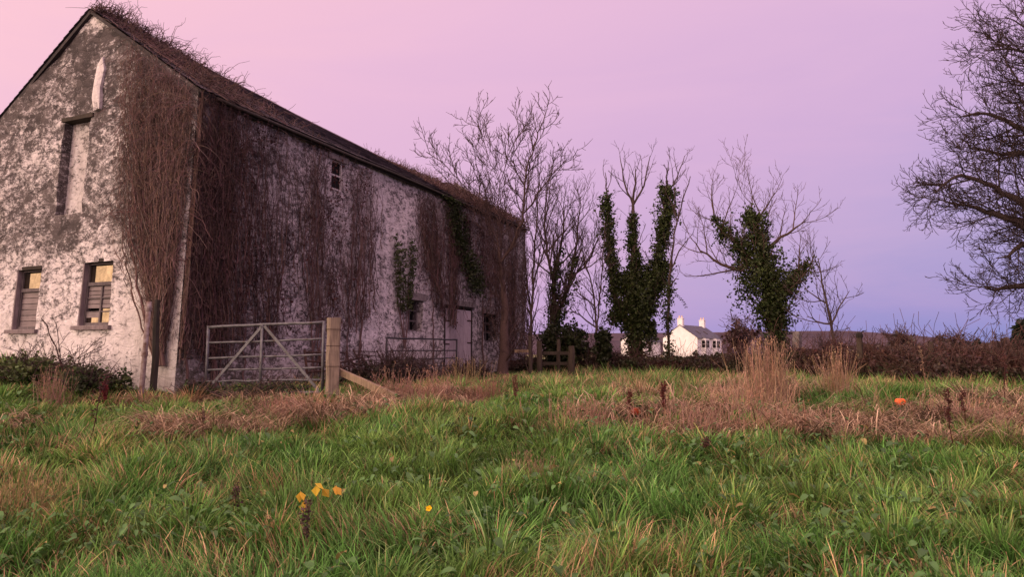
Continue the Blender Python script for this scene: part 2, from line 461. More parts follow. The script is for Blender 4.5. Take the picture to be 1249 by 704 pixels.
def geo(a, b, n, k):
    t = np.linspace(0, 1, n); return a + (b - a) * (np.exp(k * t) - 1) / (math.exp(k) - 1)
gy = np.concatenate([np.linspace(-12, 3, 16)[:-1], np.linspace(3, 15, 110)[:-1], np.linspace(15, 30, 60)[:-1], geo(30, 4200, 60, 5)])
gxh = np.concatenate([np.linspace(0, 13, 100)[:-1], np.linspace(13, 30, 40)[:-1], geo(30, 4200, 50, 5)])
gx = np.concatenate([-gxh[::-1][:-1], gxh])
X, Y = np.meshgrid(gx, gy); Z = ground(X, Y)
nx, ny = len(gx), len(gy)
i = np.arange(ny - 1)[:, None] * nx + np.arange(nx - 1)[None]
Fq = np.stack([i, i + 1, i + nx + 1, i + nx], -1).reshape(-1, 4)
dm = dead_mask(X, Y).ravel()[:, None]
near = sstep(45, 22, Y).ravel()[:, None]
pat = fbm(X * .02, Y * .02, 5, 4).ravel()[:, None]
cg = np.array([.03, .04, .014]) * (1 - dm) + np.array([.14, .085, .06]) * dm
cf = np.where(pat > .5, np.array([.15, .16, .07]), np.array([.13, .09, .06]))
mb = MB(); mb.add(np.stack([X.ravel(), Y.ravel(), Z.ravel()], 1), Fq, cg * near + cf * (1 - near))
tag(mb.build('ground', M['ground'], smooth=True), kind='structure')

# hills
pxs = np.array([-400, 0, 300, 560, 640, 700, 780, 870, 950, 1000, 1025, 1050, 1075, 1110, 1150, 1200, 1300, 1700])
pys = np.array([428, 424, 415, 410, 408, 407, 406.5, 405.5, 404.5, 404, 405.5, 409, 414, 420, 423.5, 427, 430, 431])
hx = np.linspace(-400, 1700, 260); hy_ = np.interp(hx, pxs, pys)
mb = MB(); rows = []
for fY, fz in ((700, 0), (800, .22), (900, .5), (1000, .78), (1100, .95), (1200, 1.0), (1500, .8), (2200, 0)):
    zt = (432 - hy_) / F * 1200
    xx = (hx - W / 2) / F * 1200
    zz = zt * fz + (fz > 0) * (1.6 * (fbm(xx * .02, np.full_like(xx, fY * .02), 3, 3) - .5)) * np.clip(zt / 10, 0, 1) + CAMZ - 1
    rows.append(np.stack([xx, np.full_like(xx, fY), zz], 1))
R_ = np.array(rows); nr, nc, _ = R_.shape
i = np.arange(nr - 1)[:, None] * nc + np.arange(nc - 1)[None]
mb.add(R_.reshape(-1, 3), np.stack([i, i + 1, i + nc + 1, i + nc], -1).reshape(-1, 4))
tag(mb.build('hill', M['hill'], smooth=True), kind='structure')

# ------------------------------------------------------------------ the barn
barn = thing('stone_barn', 'tall derelict whitewashed stone barn with slate roof and boarded gable windows', 'barn', C0)
def disp(u, z, s):
    return .10 * (fbm(u * .9 + 30, z * .9 + 3, s, 3) - .5) + .05 * (fbm(u * 4, z * 4.5, s + 3, 3) - .5)

def wall(P, nrm_, u0, u1, ztop, ops, s, depth=.32, res=.07, z0=-.5, stain=None, u0f=None):
    us = np.unique(np.round(np.concatenate([np.linspace(u0, u1, int((u1 - u0) / res))] + [[o[0], o[1]] for o in ops]), 4))
    zmax = max(ztop(q) for q in np.linspace(u0, u1, 200))
    zs = np.unique(np.round(np.concatenate([np.linspace(z0, zmax, int((zmax - z0) / res))] + [[o[2], o[3]] for o in ops]), 4))
    U, Zz = np.meshgrid(us, zs); Zt = np.vectorize(ztop)(U); Zc = np.minimum(Zz, Zt)
    Uc = U if u0f is None else np.where(U <= u0 + 1e-6, u0f(Zc), np.maximum(U, u0f(Zc)))
    Dp = disp(U, Zc, s) * np.clip((U - u0) / .15, 0, 1) * np.clip((u1 - U) / .15, 0, 1)
    V = np.array([P(a, b) for a, b in zip(Uc.ravel(), Zc.ravel())]) + Dp.ravel()[:, None] * nrm_
    nu, nz = len(us), len(zs)
    cu = (us[:-1] + us[1:]) / 2; cz = (zs[:-1] + zs[1:]) / 2
    keep = np.ones((nz - 1, nu - 1), bool)
    for o in ops:
        keep &= ~((cz[:, None] > o[2]) & (cz[:, None] < o[3]) & (cu[None] > o[0]) & (cu[None] < o[1]))
    hgt = (Zc[1:, :-1] - Zc[:-1, :-1]) + (Zc[1:, 1:] - Zc[:-1, 1:])
    keep &= hgt > 1e-4
    i = np.arange(nz - 1)[:, None] * nu + np.arange(nu - 1)[None]
    Fq = np.stack([i, i + 1, i + nu + 1, i + nu], -1)[keep]
    cols = stain(U.ravel(), Zc.ravel()) if stain else np.zeros((U.size, 3))
    mb.add(V, Fq, cols)
    Vi = V - depth * nrm_
    for o in ops:
        ui = np.where((us >= o[0] - 1e-4) & (us <= o[1] + 1e-4))[0]; zi = np.where((zs >= o[2] - 1e-4) & (zs <= o[3] + 1e-4))[0]
        loop = [zi[0] * nu + k for k in ui] + [k * nu + ui[-1] for k in zi[1:]] + [zi[-1] * nu + k for k in ui[::-1][1:]] + [k * nu + ui[0] for k in zi[::-1][1:-1]]
        n = len(loop); a = V[loop]; b = Vi[loop]
        q = np.array([[k, k + n, (k + 1) % n + n, (k + 1) % n] for k in range(n)])
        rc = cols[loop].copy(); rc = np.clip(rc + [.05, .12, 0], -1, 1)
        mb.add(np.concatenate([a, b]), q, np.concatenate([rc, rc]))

def roofz(g): return EH + (RH - EH) * g / GR if g <= GR else RH - KL * (g - GR)
# openings from the gable: g decreases to the right in the picture
def gop(x0, y0, x1, y1):
    g0, z0 = gab(x1, (y1)); g1, z1 = gab(x0, y0); return g0, g1
gw1 = (gab(46, 365)[0], gab(17, 365)[0], gab(28, 402)[1], gab(34, 329)[1])
gw2 = (gab(135, 358)[0], gab(98, 358)[0], gab(114, 397)[1], gab(124, 319)[1])
gl_ = (gab(105, 200)[0], gab(73, 200)[0], gab(80, 261)[1], gab(98, 145)[1])
def stain_g(u, z):
    st = .10 * sstep(4.0, 6.5, z) + .13 * sstep(2.4, 3.4, z) - .15 * sstep(2.7, .6, z)
    streak = .20 * sstep(.0, .2, u - gl_[0] + .1) * sstep(.0, .2, gl_[1] + .1 - u) * sstep(gl_[2] + .05, gl_[2] - .1, z) * sstep(2.5, 3.2, z)
    edge = .1 * sstep(.7, .1, np.vectorize(roofz)(u) - z)
    capw = -.4 * sstep(RH - .5, RH - .3, z)
    grime_shade = .25 * sstep(1.2, .0, u) * sstep(1, 3, z) + .1 * sstep(4, 7, z) + .5 * sstep(1.0, .7, u) * sstep(3.5, 2.5, z) * 0
    green = .35 * sstep(1.7, .2, np.abs(z - .9)) * sstep(2.2, .3, u) + .15 * sstep(.8, 0, z)
    return np.stack([st + streak + edge + capw, np.clip(grime_shade, 0, 1), green], 1)
mb = MB()
wall(Pg, -D, 0, BW, roofz, [gw1, gw2, gl_], 1, .26, .07, stain=stain_g)
# side wall openings
def sop(x0, x1, y0, y1):
    xm = (x0 + x1) / 2; ym = (y0 + y1) / 2
    return (sid(x0, ym)[0], sid(x1, ym)[0], sid(xm, y1)[1], sid(xm, y0)[1])
sw1 = sop(404, 418, 196, 232)      # small upper sash
sw2 = sop(497, 515, 366, 404)      # low window by the ivy plume
sdr = sop(541, 575, 373, 459)      # door
sw3 = sop(591, 606, 383, 417)      # low window right of door
sw4 = sop(566, 575, 268, 300)      # far upper window
sops = [sw1, sw2, sdr, sw3, sw4]
def stain_shade_s(u, z):
    st = .045 - .04 * sstep(3, 0, z) + .07 * sstep(4, 0, u) + .05 * sstep(9.5, 11, u)
    bare = sstep(5.0, 5.8, u) * sstep(9.5, 8.5, u)
    st = st - .06 * bare
    gr = .26 * sstep(4.6, 1.0, u) + .14 + .24 * sstep(9.5, 12, u) + .15 * sstep(4.6, 5.5, z)  # darker tone painted in for the unlit side and the creeper's shadow
    foot = sstep(.5, .1, u) * sstep(2.2, 1.0, z)
    return np.stack([st, np.clip(gr, 0, .85) - .2 * foot, .3 * sstep(1.2, .1, z) + .5 * foot], 1)
wall(Ps, -G, 0, BL, lambda u: EH, sops, 5, .34, .08, stain=stain_shade_s, u0f=lambda z: LEAN * z)
# the two walls the photo does not see, plain
for a, b in ((lambda u, z: Ps(u, z) + G * BW, (0, BL)), (lambda u, z: C0 + D * BL + G * u + UP * z, (0, BW))):
    us = np.linspace(*b, 20); V = []; top = (b[1] == BW)
    for u in us:
        V.append(a(u, -.5)); V.append(a(u, roofz(u) if top else roofz(BW)))
    mb.add(V, [[2 * k, 2 * k + 1, 2 * k + 3, 2 * k + 2] for k in range(len(us) - 1)], (.2, .3, 0))
mb.build('wall', M['wall'], barn, smooth=True)

# roof: courses of slates
mb = MB(); ax_s = D
slope = math.atan2(RH - EH, GR); rl = math.hypot(RH - EH, GR); slope0, rl0 = slope, rl
OV = .10
def SAG(s): return np.interp(s, [.4, 1.2, 2.8, 3.9, 5.5, 6.4, 8, 9.6, 10.7, 13.6, 16.5], [0, .02, .10, .17, .23, .28, .33, .37, .41, .44, .44])
for side in (0, 1):
    slope, rl = (slope0, rl0) if side == 0 else (math.atan(KL), math.hypot(BW - GR, KL * (BW - GR)))
    dn = (G * math.cos(slope) + UP * math.sin(slope)) if side == 0 else (-G * math.cos(slope) + UP * math.sin(slope))
    nn = (-G * math.sin(slope) + UP * math.cos(slope)) if side == 0 else (G * math.sin(slope) + UP * math.cos(slope))
    base = C0 + UP * (roofz(BW) if side else EH) + (G * BW if side else 0)
    crs = .19; ncrs = int((rl + OV) / crs) + 1
    for c in range(ncrs):
        w0 = -OV + c * crs; w1 = min(w0 + crs * 1.25, rl + .02)
        if w0 > rl - .02: break
        m = int((BL + .1) / .34)
        edges = np.linspace(LEAN * 6.6 - .06 - (w0 < 0) * .05, BL + .08, m + 1) + (.17 if c % 2 else 0) * 0
        off = (rng.random(m + 1) - .5) * .12; off[0] = off[-1] = 0; edges = edges + off
        s0 = edges[:-1] + .003; s1 = edges[1:] - .003
        lift = .055 + rng.random(m) * .012 ; dw = (rng.random(m) - .5) * .03
        sag = .05 * (fbm(s0 * .25, np.full(m, c * .11), 3, 2) - .5)
        def pt(s, w, h): return base + s[:, None] * ax_s + np.asarray(w)[:, None] * dn + np.asarray(h)[:, None] * nn - (SAG(s) * np.clip((w + 0 * s) / rl, 0, 1))[:, None] * UP
        A = pt(s0, w0 + dw, lift + sag); B = pt(s1, w0 + dw, lift + sag); Cc = pt(s1, w1 + 0 * s0, lift - .022 + sag); Dd = pt(s0, w1 + 0 * s0, lift - .022 + sag)
        E = pt(s0, w0 + dw, lift - .02 + sag); Ff = pt(s1, w0 + dw, lift - .02 + sag)
        V = np.stack([A, B, Cc, Dd, E, Ff], 1).reshape(-1, 3); k = np.arange(m)[:, None] * 6
        q = np.concatenate([k + [0, 1, 2, 3], k + [4, 5, 1, 0]]) if side == 0 else np.concatenate([k + [3, 2, 1, 0], k + [0, 1, 5, 4]])
        t = .5 + (rng.random(m) - .5) * .45
        mb.add(V, q, np.repeat(np.stack([t, t, t], 1), 6, 0))
    # underlay deck
    a0 = LEAN * 6.6 - .03
    for q0, q1 in zip(np.linspace(a0, BL + .05, 13)[:-1], np.linspace(a0, BL + .05, 13)[1:]):
        V = [base + ax_s * q0 + dn * (-OV + .02), base + ax_s * q1 + dn * (-OV + .02), base + ax_s * q1 + dn * rl - UP * SAG(q1), base + ax_s * q0 + dn * rl - UP * SAG(q0)]
        V = [p + nn * .02 for p in V] + [p - nn * .05 for p in V]
        mb.add(V, [[0, 1, 2, 3], [4, 7, 6, 5], [0, 4, 5, 1], [2, 6, 7, 3]] + ([[3, 7, 4, 0]] if q0 == a0 else []) + ([[1, 5, 6, 2]] if q1 > BL else []), (.25, .25, .25))
roof = mb.build('roof', M['slate'], barn); slope, rl = slope0, rl0
mb = MB()
for k in range(34):
    s0 = LEAN * 7.7 - .06 + k * (BL - .2) / 34; s1 = s0 + (BL - .2) / 34 - .006
    for sg in (1, -1):
        a = C0 + UP * (RH + .085) + D * s0; b = C0 + UP * (RH + .085) + D * s1
        a = a + G * GR - UP * SAG(s0); b = b + G * GR - UP * SAG(s1)
        o_ = G * (.14 * sg) - UP * .10
        mb.add([a, b, b + o_, a + o_, a - UP * .03, b - UP * .03, b + o_ - UP * .03, a + o_ - UP * .03],
               [[0, 1, 2, 3], [2, 1, 5, 6], [3, 2, 6, 7], [0, 3, 7, 4]], (.5, .45, .42))
mb.build('ridge_tile', M['slate'], roof)
# eave board and gutter
mb = MB(); gz = EH - OV * math.sin(slope) - .035
e0 = C0 + UP * gz - G * (OV * math.cos(slope) - .02)
mb.box(e0 + D * (BL / 2 + .1) - UP * .03, np.array([D, -G, UP]), (BL / 2 - .1, .012, .05), (.2, .2, .2))
mb.build('eave_board', M['darkpost'], barn)
mb = MB(); gs = np.linspace(.6, BL + .04, 30)
mb.tube([e0 - G * .055 + D * s + UP * (.0 + .03 * (vnoise(s * .6, 2.2, 4) - .5)) for s in gs], .036, 8)
mb.build('gutter', M['darkpost'], barn, smooth=True)

GA = np.array([-G, -D, D * LEAN + UP])      # gable axes: right, out, up
SA = np.array([D, -G, UP])
def gbox(mb, g0, g1, z0, z1, d0, d1, col=(.5, .5, .5)):
    c = Pg((g0 + g1) / 2, (z0 + z1) / 2) - D * ((d0 + d1) / 2)
    mb.box(c, GA, (abs(g1 - g0) / 2, abs(d1 - d0) / 2, abs(z1 - z0) / 2), col)
def sbox(mb, s0, s1, z0, z1, d0, d1, col=(.5, .5, .5)):
    c = Ps((s0 + s1) / 2, (z0 + z1) / 2) - G * ((d0 + d1) / 2)
    mb.box(c, SA, (abs(s1 - s0) / 2, abs(d1 - d0) / 2, abs(z1 - z0) / 2), col)

def backing(mb, o, P, nrm_, d=.31, e=.06):
    V = [P(o[0] - e, o[2] - e) - nrm_ * d, P(o[1] + e, o[2] - e) - nrm_ * d, P(o[1] + e, o[3] + e) - nrm_ * d, P(o[0] - e, o[3] + e) - nrm_ * d]
    mb.add(V, [[0, 1, 2, 3]])
# gable windows
for o, boarded in ((gw1, True), (gw2, False)):
    g0, g1, z0, z1 = o; w = g1 - g0; h = z1 - z0
    mb = MB(); d0, d1 = -.17, -.11
    for a, b in ((g0 - .01, g0 + .055), (g1 - .055, g1 + .01)): gbox(mb, a, b, z0, z1, d0, d1)
    gbox(mb, g0 + .055, g1 - .055, z1 - .04, z1 + .01, d0, d1); gbox(mb, g0 + .055, g1 - .055, z0 - .01, z0 + .06, d0, d1)
    zt = z0 + h * .66
    gbox(mb, g0 + .055, g1 - .055, zt - .035, zt + .035, d0 - .002, d1 + .015)
    gm = g0 + w * .48
    if not boarded:
        gbox(mb, gm - .02, gm + .02, z0 + .06, zt - .035, d0 + .005, d1 - .005)
        for k in (1, 2): gbox(mb, g0 + .055, g1 - .055, z0 + (zt - z0) * k / 3 - .012, z0 + (zt - z0) * k / 3 + .012, d0 + .012, d1 - .012)
    # plank lining on the reveal the photo sees
    gbox(mb, g1 - .022, g1 + .012, z0, z1, -.105, -.012, (.95, .92, .92))
    fr = mb.build('window', M['board'], barn)
    mb = MB()
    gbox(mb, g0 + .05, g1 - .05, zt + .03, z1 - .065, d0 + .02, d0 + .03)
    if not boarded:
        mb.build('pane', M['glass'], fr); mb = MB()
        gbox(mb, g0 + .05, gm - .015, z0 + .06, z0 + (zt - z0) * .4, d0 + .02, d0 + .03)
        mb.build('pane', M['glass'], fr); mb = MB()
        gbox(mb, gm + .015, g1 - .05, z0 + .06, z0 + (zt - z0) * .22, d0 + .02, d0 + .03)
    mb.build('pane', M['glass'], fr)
    mb = MB(); nb = 6 if boarded else 5
    lo = z0 + .06 if boarded else z0 + (zt - z0) * .42
    for k in range(nb):
        a = lo + (zt - .035 - lo) * k / nb; b = lo + (zt - .035 - lo) * (k + 1) / nb - .012
        t = .42 + .16 * rng.random(); gbox(mb, g0 + .057, g1 - .057, a, b, d0 + .008 + .006 * rng.random(), d0 + .028, (t, t * .97, t * .97))
    if not boarded:
        gbox(mb, gm + .03, g1 - .06, z0 + .16, z0 + .28, d0 + .03, d0 + .045, (.5, .5, .5))
    mb.build('lap_board', M['lapboard'], fr)
    mb = MB(); gbox(mb, g0 - .1, g1 + .09, z0 - .085, z0 - .006, -.15, .07, (.75, .72, .72)); mb.build('sill', M['board'], fr)
    mb = MB(); gbox(mb, g0 + .01, g1 - .01, z1 - .003, z1 + .07, -.155, -.01, (.35, .33, .33)); mb.build('lintel', M['darkpost'], fr)
    mb = MB(); backing(mb, o, Pg, -D, .255); mb.build('dark_interior', M['dark'], fr)
# blocked loft opening
g0, g1, z0, z1 = gl_
mb = MB(); us = np.linspace(g0 - .02, g1 + .02, 8); zs = np.linspace(z0 - .02, z1 + .02, 22)
V = [Pg(a, b) + D * (.19 + .03 * vnoise(a * 3, b * 3, 4)) for b in zs for a in us]
mb.add(V, [[r * 8 + c, r * 8 + c + 1, r * 8 + c + 9, r * 8 + c + 8] for r in range(21) for c in range(7)], (-.12, .05, .1))
mb.build('blocked_loft_door', M['wall'], barn, smooth=True)
mb = MB(); gbox(mb, g0 - .08, g1 + .06, z1 - .004, z1 + .08, -.19, .025, (.4, .38, .36)); mb.build('lintel', M['darkpost'], barn)
# streak of newer render over the loft opening
pts = [(122, 80), (128, 70), (130, 85), (125, 108), (124, 133), (117, 136), (115, 120), (118, 100)]
V = [Pg(*gab(*p)) - D * .058 for p in pts]; cen = np.mean(V, 0)
mb = MB(); mb.add(V + [cen - D * .03] + [p + D * .09 for p in V], [[8, k, (k + 1) % 8] for k in range(8)], (-.25, 0, 0))
mb.F.setdefault(4, []).append(np.array([[k, k + 9, (k + 1) % 8 + 9, (k + 1) % 8] for k in range(8)]))
mb.build('render_patch', M['wall'], barn)

# side windows
def sash(o, name_m, panes, d0=-.24, lint=True):
    s0, s1, z0, z1 = o; w = s1 - s0; h = z1 - z0
    mb = MB(); t = .04
    sbox(mb, s0 - .005, s0 + t, z0, z1, d0, d0 + .06); sbox(mb, s1 - t, s1 + .005, z0, z1, d0, d0 + .06)
    sbox(mb, s0 + t, s1 - t, z1 - t, z1 + .005, d0, d0 + .06); sbox(mb, s0 + t, s1 - t, z0 - .005, z0 + t, d0, d0 + .06)
    for k in range(1, panes): sbox(mb, s0 + t, s1 - t, z0 + h * k / panes - .018, z0 + h * k / panes + .018, d0 + .005, d0 + .055)
    if panes > 2: sbox(mb, s0 + w / 2 - .015, s0 + w / 2 + .015, z0 + t, z1 - t, d0 + .008, d0 + .05)
    fr = mb.build('window', M[name_m], barn)
    mb = MB(); backing(mb, o, Ps, -G, .325); mb.build('dark_interior', M['dark'], fr)
    if lint:
        mb = MB(); sbox(mb, s0 - .14, s1 + .14, z1 - .005, z1 + .2, -.3, .05); mb.build('lintel', M['lintel'], fr)
    return fr
f1 = sash(sw1, 'sash', 2, -.085)
mb = MB(); sbox(mb, sw1[0] + .04, sw1[1] - .04, sw1[2] + .04, sw1[3] - .04, -.075, -.065); mb.build('pane', M['dark'], f1)
for o in (sw2, sw3, sw4): sash(o, 'board', 3)
# door
s0, s1, z0, z1 = sdr
mb = MB(); sbox(mb, s0 - .01, s0 + .07, z0, z1, -.2, .028, (.3, .3, .3)); sbox(mb, s1 - .05, s1 + .01, z0, z1, -.2, .028, (.3, .3, .3)); sbox(mb, s0 + .07, s1 - .05, z1 - .07, z1 + .01, -.2, .028, (.25, .25, .25))
dr_frame = mb.build('door_frame', M['darkpost'], barn)
mb = MB(); nb = 7; dz = z1 - .12
for k in range(nb):
    a = s0 + .1 + (s1 - .06 - s0 - .1) * k / nb; b = s0 + .1 + (s1 - .06 - s0 - .1) * (k + 1) / nb - .008
    t = .42 + .2 * rng.random(); sbox(mb, a, b, z0 + .02 + .02 * rng.random(), dz, -.02 + .006 * rng.random(), .012, (t, t, t))
door = mb.build('door', M['door'], barn)
for zz in (z0 + 1.0, z0 + 1.72):
    mb = MB(); sbox(mb, s0 + .1, s0 + .34, zz - .02, zz + .02, .014, .024); mb.build('hinge', M['rust'], door); mb = MB(); sbox(mb, s1 - .34, s1 - .06, zz - .02 + .06, zz + .02 + .06, .014, .024); mb.build('hinge', M['rust'], door)
mb = MB(); backing(mb, sdr, Ps, -G, .325); mb.build('dark_interior', M['dark'], door)
mb = MB(); sbox(mb, s0 - .2, s1 + .2, z1 - .005, z1 + .17, -.3, .06); mb.build('lintel', M['lintel'], barn)

# ------------------------------------------------------------------ timber post and pipe at the corner
p0 = at(186, 482, 12.15); p1 = at(192, 366, 12.3)
mb = MB(); d_ = p1 - p0; mb.tube([p0 - d_ * .12, p0, p0 + d_ * .35 + [.02, 0, 0], p0 + d_ * .7, p1], [.064, .06, .058, .055, .042], 7, (.3, .3, .3))
tag(mb.build('timber_post', M['darkpost'], loc=p0), 'dark rotting timber post leaning on barn corner beside the pipe', 'post')
p0 = at(172, 484, 12.0); p1 = at(182, 368, 12.1); d_ = p1 - p0
mb = MB(); mb.tube([p0 - d_ * .1, p0, p0 + d_ * .5, p1], .042, 10)
pp = mb.build('drainpipe', M['pipe'], loc=p0, smooth=True); tag(pp, 'flaking rust and white iron downpipe at the barn corner', 'drainpipe')
mb = MB()
for k in (.42, .9): mb = MB(); mb.tube([p0 + d_ * k, p0 + d_ * (k + .05)], .052, 10); mb.build('collar', M['pipe'], pp)

# ------------------------------------------------------------------ gates
def gate(name, label, LB, RB, h, zs, braces, mat, r=.021, mid=.5, group=None):
    LB = np.asarray(LB); RB = np.asarray(RB); root = thing(name, label, 'gate', (LB + RB) / 2, group)
    def q(t, z): return LB + (RB - LB) * t + UP * z * h
    for z in zs:
        mb = MB(); n = 9; j = rng.normal(0, .004, (n, 3)); mb.tube([q(k / (n - 1), z) + j[k] for k in range(n)], r * (1.15 if z in (zs[0], zs[-1]) else .85), 8); mb.build('rail', mat, root, smooth=True)
    for t in (0, 1):
        mb = MB(); mb.tube([q(t, -.02), q(t, 1.02)], r * 1.25, 8); mb.build('stile', mat, root, smooth=True)
    nrm_ = np.cross(RB - LB, UP); nrm_ /= np.linalg.norm(nrm_)
    for t, z0, t1, z1 in braces:
        a = q(t, z0) + nrm_ * r * 1.6; b = q(t1, z1) + nrm_ * r * 1.6
        ax = (b - a); ln = np.linalg.norm(ax); ax = ax / ln
        mb = MB(); mb.box((a + b) / 2, np.array([ax, np.cross(nrm_, ax), nrm_]), (ln / 2, .024, .006)); mb.build('upright' if t == t1 else 'brace', mat, root)
    return root
gL = at(251, 480, 12.45); gR = at(393, 479, 11.75)
gate('field_gate', 'grey galvanised field gate with two diagonal braces beside the pale post', gL, gR, 1.16,
     [0, .18, .35, .53, .76, 1.0], [(.49, 0, .49, 1), (.49, .98, .07, .14), (.51, .98, .98, .03)], M['galv'])
def wall_pt(px, out, z):
    # a point standing in front of the side wall at the pixel column
    s, zz = sid(px, 440); p = Ps(s, 0) - G * out; p[2] = z; return p
a = wall_pt(449, .55, .95); b = wall_pt(541, .45, .98)
gate('field_gate', 'dark old field gate propped low against the barn wall left of the door', a, b, .95, [0, .2, .42, .66, 1.0], [(.05, .7, .12, .2)], M['oldgalv'], .02)
# chunky post and fallen strut
p0 = at(404.5, 492, 11.6); p0[2] = float(ground(p0[0], p0[1])) - .25; pt_ = at(405, 388, 11.6)
mb = MB(); prof = []
zs = np.linspace(p0[2], pt_[2], 12)
ang = math.radians(24); ex = np.array([math.cos(ang), math.sin(ang), 0]); ey = np.array([-math.sin(ang), math.cos(ang), 0])
V = []
for k, z in enumerate(zs):
    hw = .098 + .004 * math.sin(k * 1.3)
    for sx, sy in ((-1, -.8), (-.8, -1), (.8, -1), (1, -.8), (1, .8), (.8, 1), (-.8, 1), (-1, .8)):
        V.append(np.array([p0[0], p0[1], z]) + ex * sx * hw + ey * sy * hw + rng.normal(0, .003, 3) + ex * .008 * k / 12)
n = 8
q = [[r * n + c, r * n + (c + 1) % n, (r + 1) * n + (c + 1) % n, (r + 1) * n + c] for r in range(11) for c in range(n)]
mb.add(V, q, (.55, .54, .53)); mb.F.setdefault(8, []).append(np.array([[11 * n + c for c in range(n)]]))
gp = mb.build('gate_post', M['post'], loc=p0); tag(gp, 'thick square pale weathered gate post at end of the grey gate', 'gate post')
mb = MB()
for py in (402, 422, 447):
    z = at(405, py, 11.6)[2]; c = np.array([p0[0], p0[1], z])
    ring = [c + ex * sx * .106 + ey * sy * .106 for sx, sy in ((-1, -1), (1, -1), (1, 1), (-1, 1), (-1, -1))]
    mb = MB(); mb.tube(ring, .004, 4); mb.build('wire', M['rust'], gp)
a = at(411, 452, 11.7); b = at(486, 486, 11.2); ax = (b - a) / np.linalg.norm(b - a); sdv = np.cross(ax, UP); sdv /= np.linalg.norm(sdv)
mb = MB(); 
for k in range(6):
    t0, t1 = k / 6, (k + 1) / 6
    mb.box(a + (b - a) * (t0 + t1) / 2 + rng.normal(0, .002, 3), np.array([ax, sdv, np.cross(sdv, ax)]), (np.linalg.norm(b - a) / 12 - .0005, .035, .052), (.6, .56, .48))
tag(mb.build('strut', M['post'], loc=b), 'pale timber rail slanting from the gate post down into grass', 'strut')

# rusty farm hurdles against the wall
def hurdle(label, A, B, up, nb, nu, r=.022, group=None):
    A = np.asarray(A); B = np.asarray(B); up = np.asarray(up); root = thing('rusty_hurdle', label, 'hurdle', (A + B) / 2, group)
    for k in range(nb):
        mb = MB(); t = k / (nb - 1); mb.tube([A + up * t + rng.normal(0, .01, 3), (A + B) / 2 + up * t + rng.normal(0, .012, 3), B + up * t + rng.normal(0, .01, 3)], r, 6); mb.build('bar', M['rust'], root)
    for k in range(nu):
        t = k / (nu - 1); mb = MB(); a = A + (B - A) * t; mb.tube([a - up * .06, a + up * .5 + rng.normal(0, .012, 3), a + up * 1.08], r * 1.25, 6); mb.build('upright', M['rust'], root)
    return root
a = wall_pt(342, .75, .92); b = wall_pt(402, .6, .9)
hurdle('rusty iron hurdle leaning behind the grey gate below the creeper', a, b, np.array([-.12, .12, .62]), 4, 4)
a = wall_pt(352, 1.0, 1.25); b = wall_pt(412, .7, 1.42)
hurdle('rusty iron hurdle tilted on top of another behind gate', a, b, np.array([.22, .06, -.48]), 5, 4)
a = wall_pt(412, .8, 1.02); b = wall_pt(452, .55, 1.0)
hurdle('rusty slatted iron frame slanting on the wall right of the gate post', a, b, np.array([-.30, .05, .55]), 6, 2, .013)

# ------------------------------------------------------------------ creepers on the barn
def jitter_cols(base, n, amt=.3):
    base = np.asarray(base, float); return base * (1 + amt * (rng.random((n, 1)) * 2 - 1)) * (1 + .12 * (rng.random((n, 3)) * 2 - 1))

def creeper_paths(src, dst, npts, wig, P2, out, curve=1.4):
    """src,dst (M,2) on a wall; returns world points (M,npts,3)"""
    Mn = len(src); t = np.linspace(0, 1, npts)[None, :, None]
    tu = t ** curve
    uv = np.empty((Mn, npts, 2))
    uv[:, :, 0] = src[:, None, 0] + (dst - src)[:, None, 0] * (1 - (1 - t[..., 0]) ** 1.6)
    uv[:, :, 1] = src[:, None, 1] + (dst - src)[:, None, 1] * t[..., 0]
    w = rng.normal(0, wig, (Mn, npts, 2)); w = np.cumsum(w, 1) ; w -= w[:, :1]
    uv += w * np.array([1, .35])
    o = out[0] + (out[1] - out[0]) * rng.random((Mn, npts))
    return P2(uv[..., 0], uv[..., 1], o), uv

def P2g(u, z, o): return C0 + u[..., None] * G + (LEAN * z - o)[..., None] * D + z[..., None] * UP
def P2s(u, z, o): return C0 + (np.maximum(u, LEAN * z))[..., None] * D - o[..., None] * G + z[..., None] * UP
def taper(Mn, n, r0, r1):
    return np.linspace(1, 0, n)[None] * (r0 - r1) * (0.5 + rng.random((Mn, 1))) + r1

BROWN = np.array([.125, .080, .074]); DARK = np.array([.092, .058, .054])
base_c = C0.copy()
# 1 gable corner fan
cr1 = thing('climbing_creeper', 'dense brown leafless creeper fanning up the right edge of the gable', 'creeper', Pg(.25, 0))
mb = MB(); n = 540
def zmaxg(u): return roofz(0) - .1 + np.minimum(u, GR) * (RH - EH) / GR + .06
du = np.abs(rng.normal(0, .75, n)); du = np.where(rng.random(n) < .65, rng.random(n) * 1.95, np.minimum(du, 2.3))
dz = zmaxg(du) - rng.random(n) ** 2.0 * 4.0
src = np.stack([.18 + .35 * rng.random(n) * (rng.random(n)), .7 + 1.2 * rng.random(n)], 1)
st = rng.random(n) < .6
src[st, 0] = (.15 + du[st] * (.35 + .5 * rng.random(st.sum()))); src[st, 1] = 1.8 + rng.random(st.sum()) * 3.4
dst = np.stack([du, np.maximum(dz, src[:, 1] + .5)], 1); dst[:, 1] = np.minimum(dst[:, 1], zmaxg(du))
P, uv = creeper_paths(src, dst, 14, .03, P2g, (.03, .22)); mb.tubes(P, taper(n, 14, .0065, .0028), 3, jitter_cols(BROWN * 1.15, n, .6))
# main stems
k = 14; src = np.stack([.2 + .22 * rng.random(k), np.full(k, .5)], 1); dst = np.stack([rng.random(k) * 1.6, 2.5 + 3 * rng.random(k)], 1)
P, uv = creeper_paths(src, dst, 16, .012, P2g, (.06, .12)); mb.tubes(P, taper(k, 16, .026, .007), 5, DARK * 1.4)
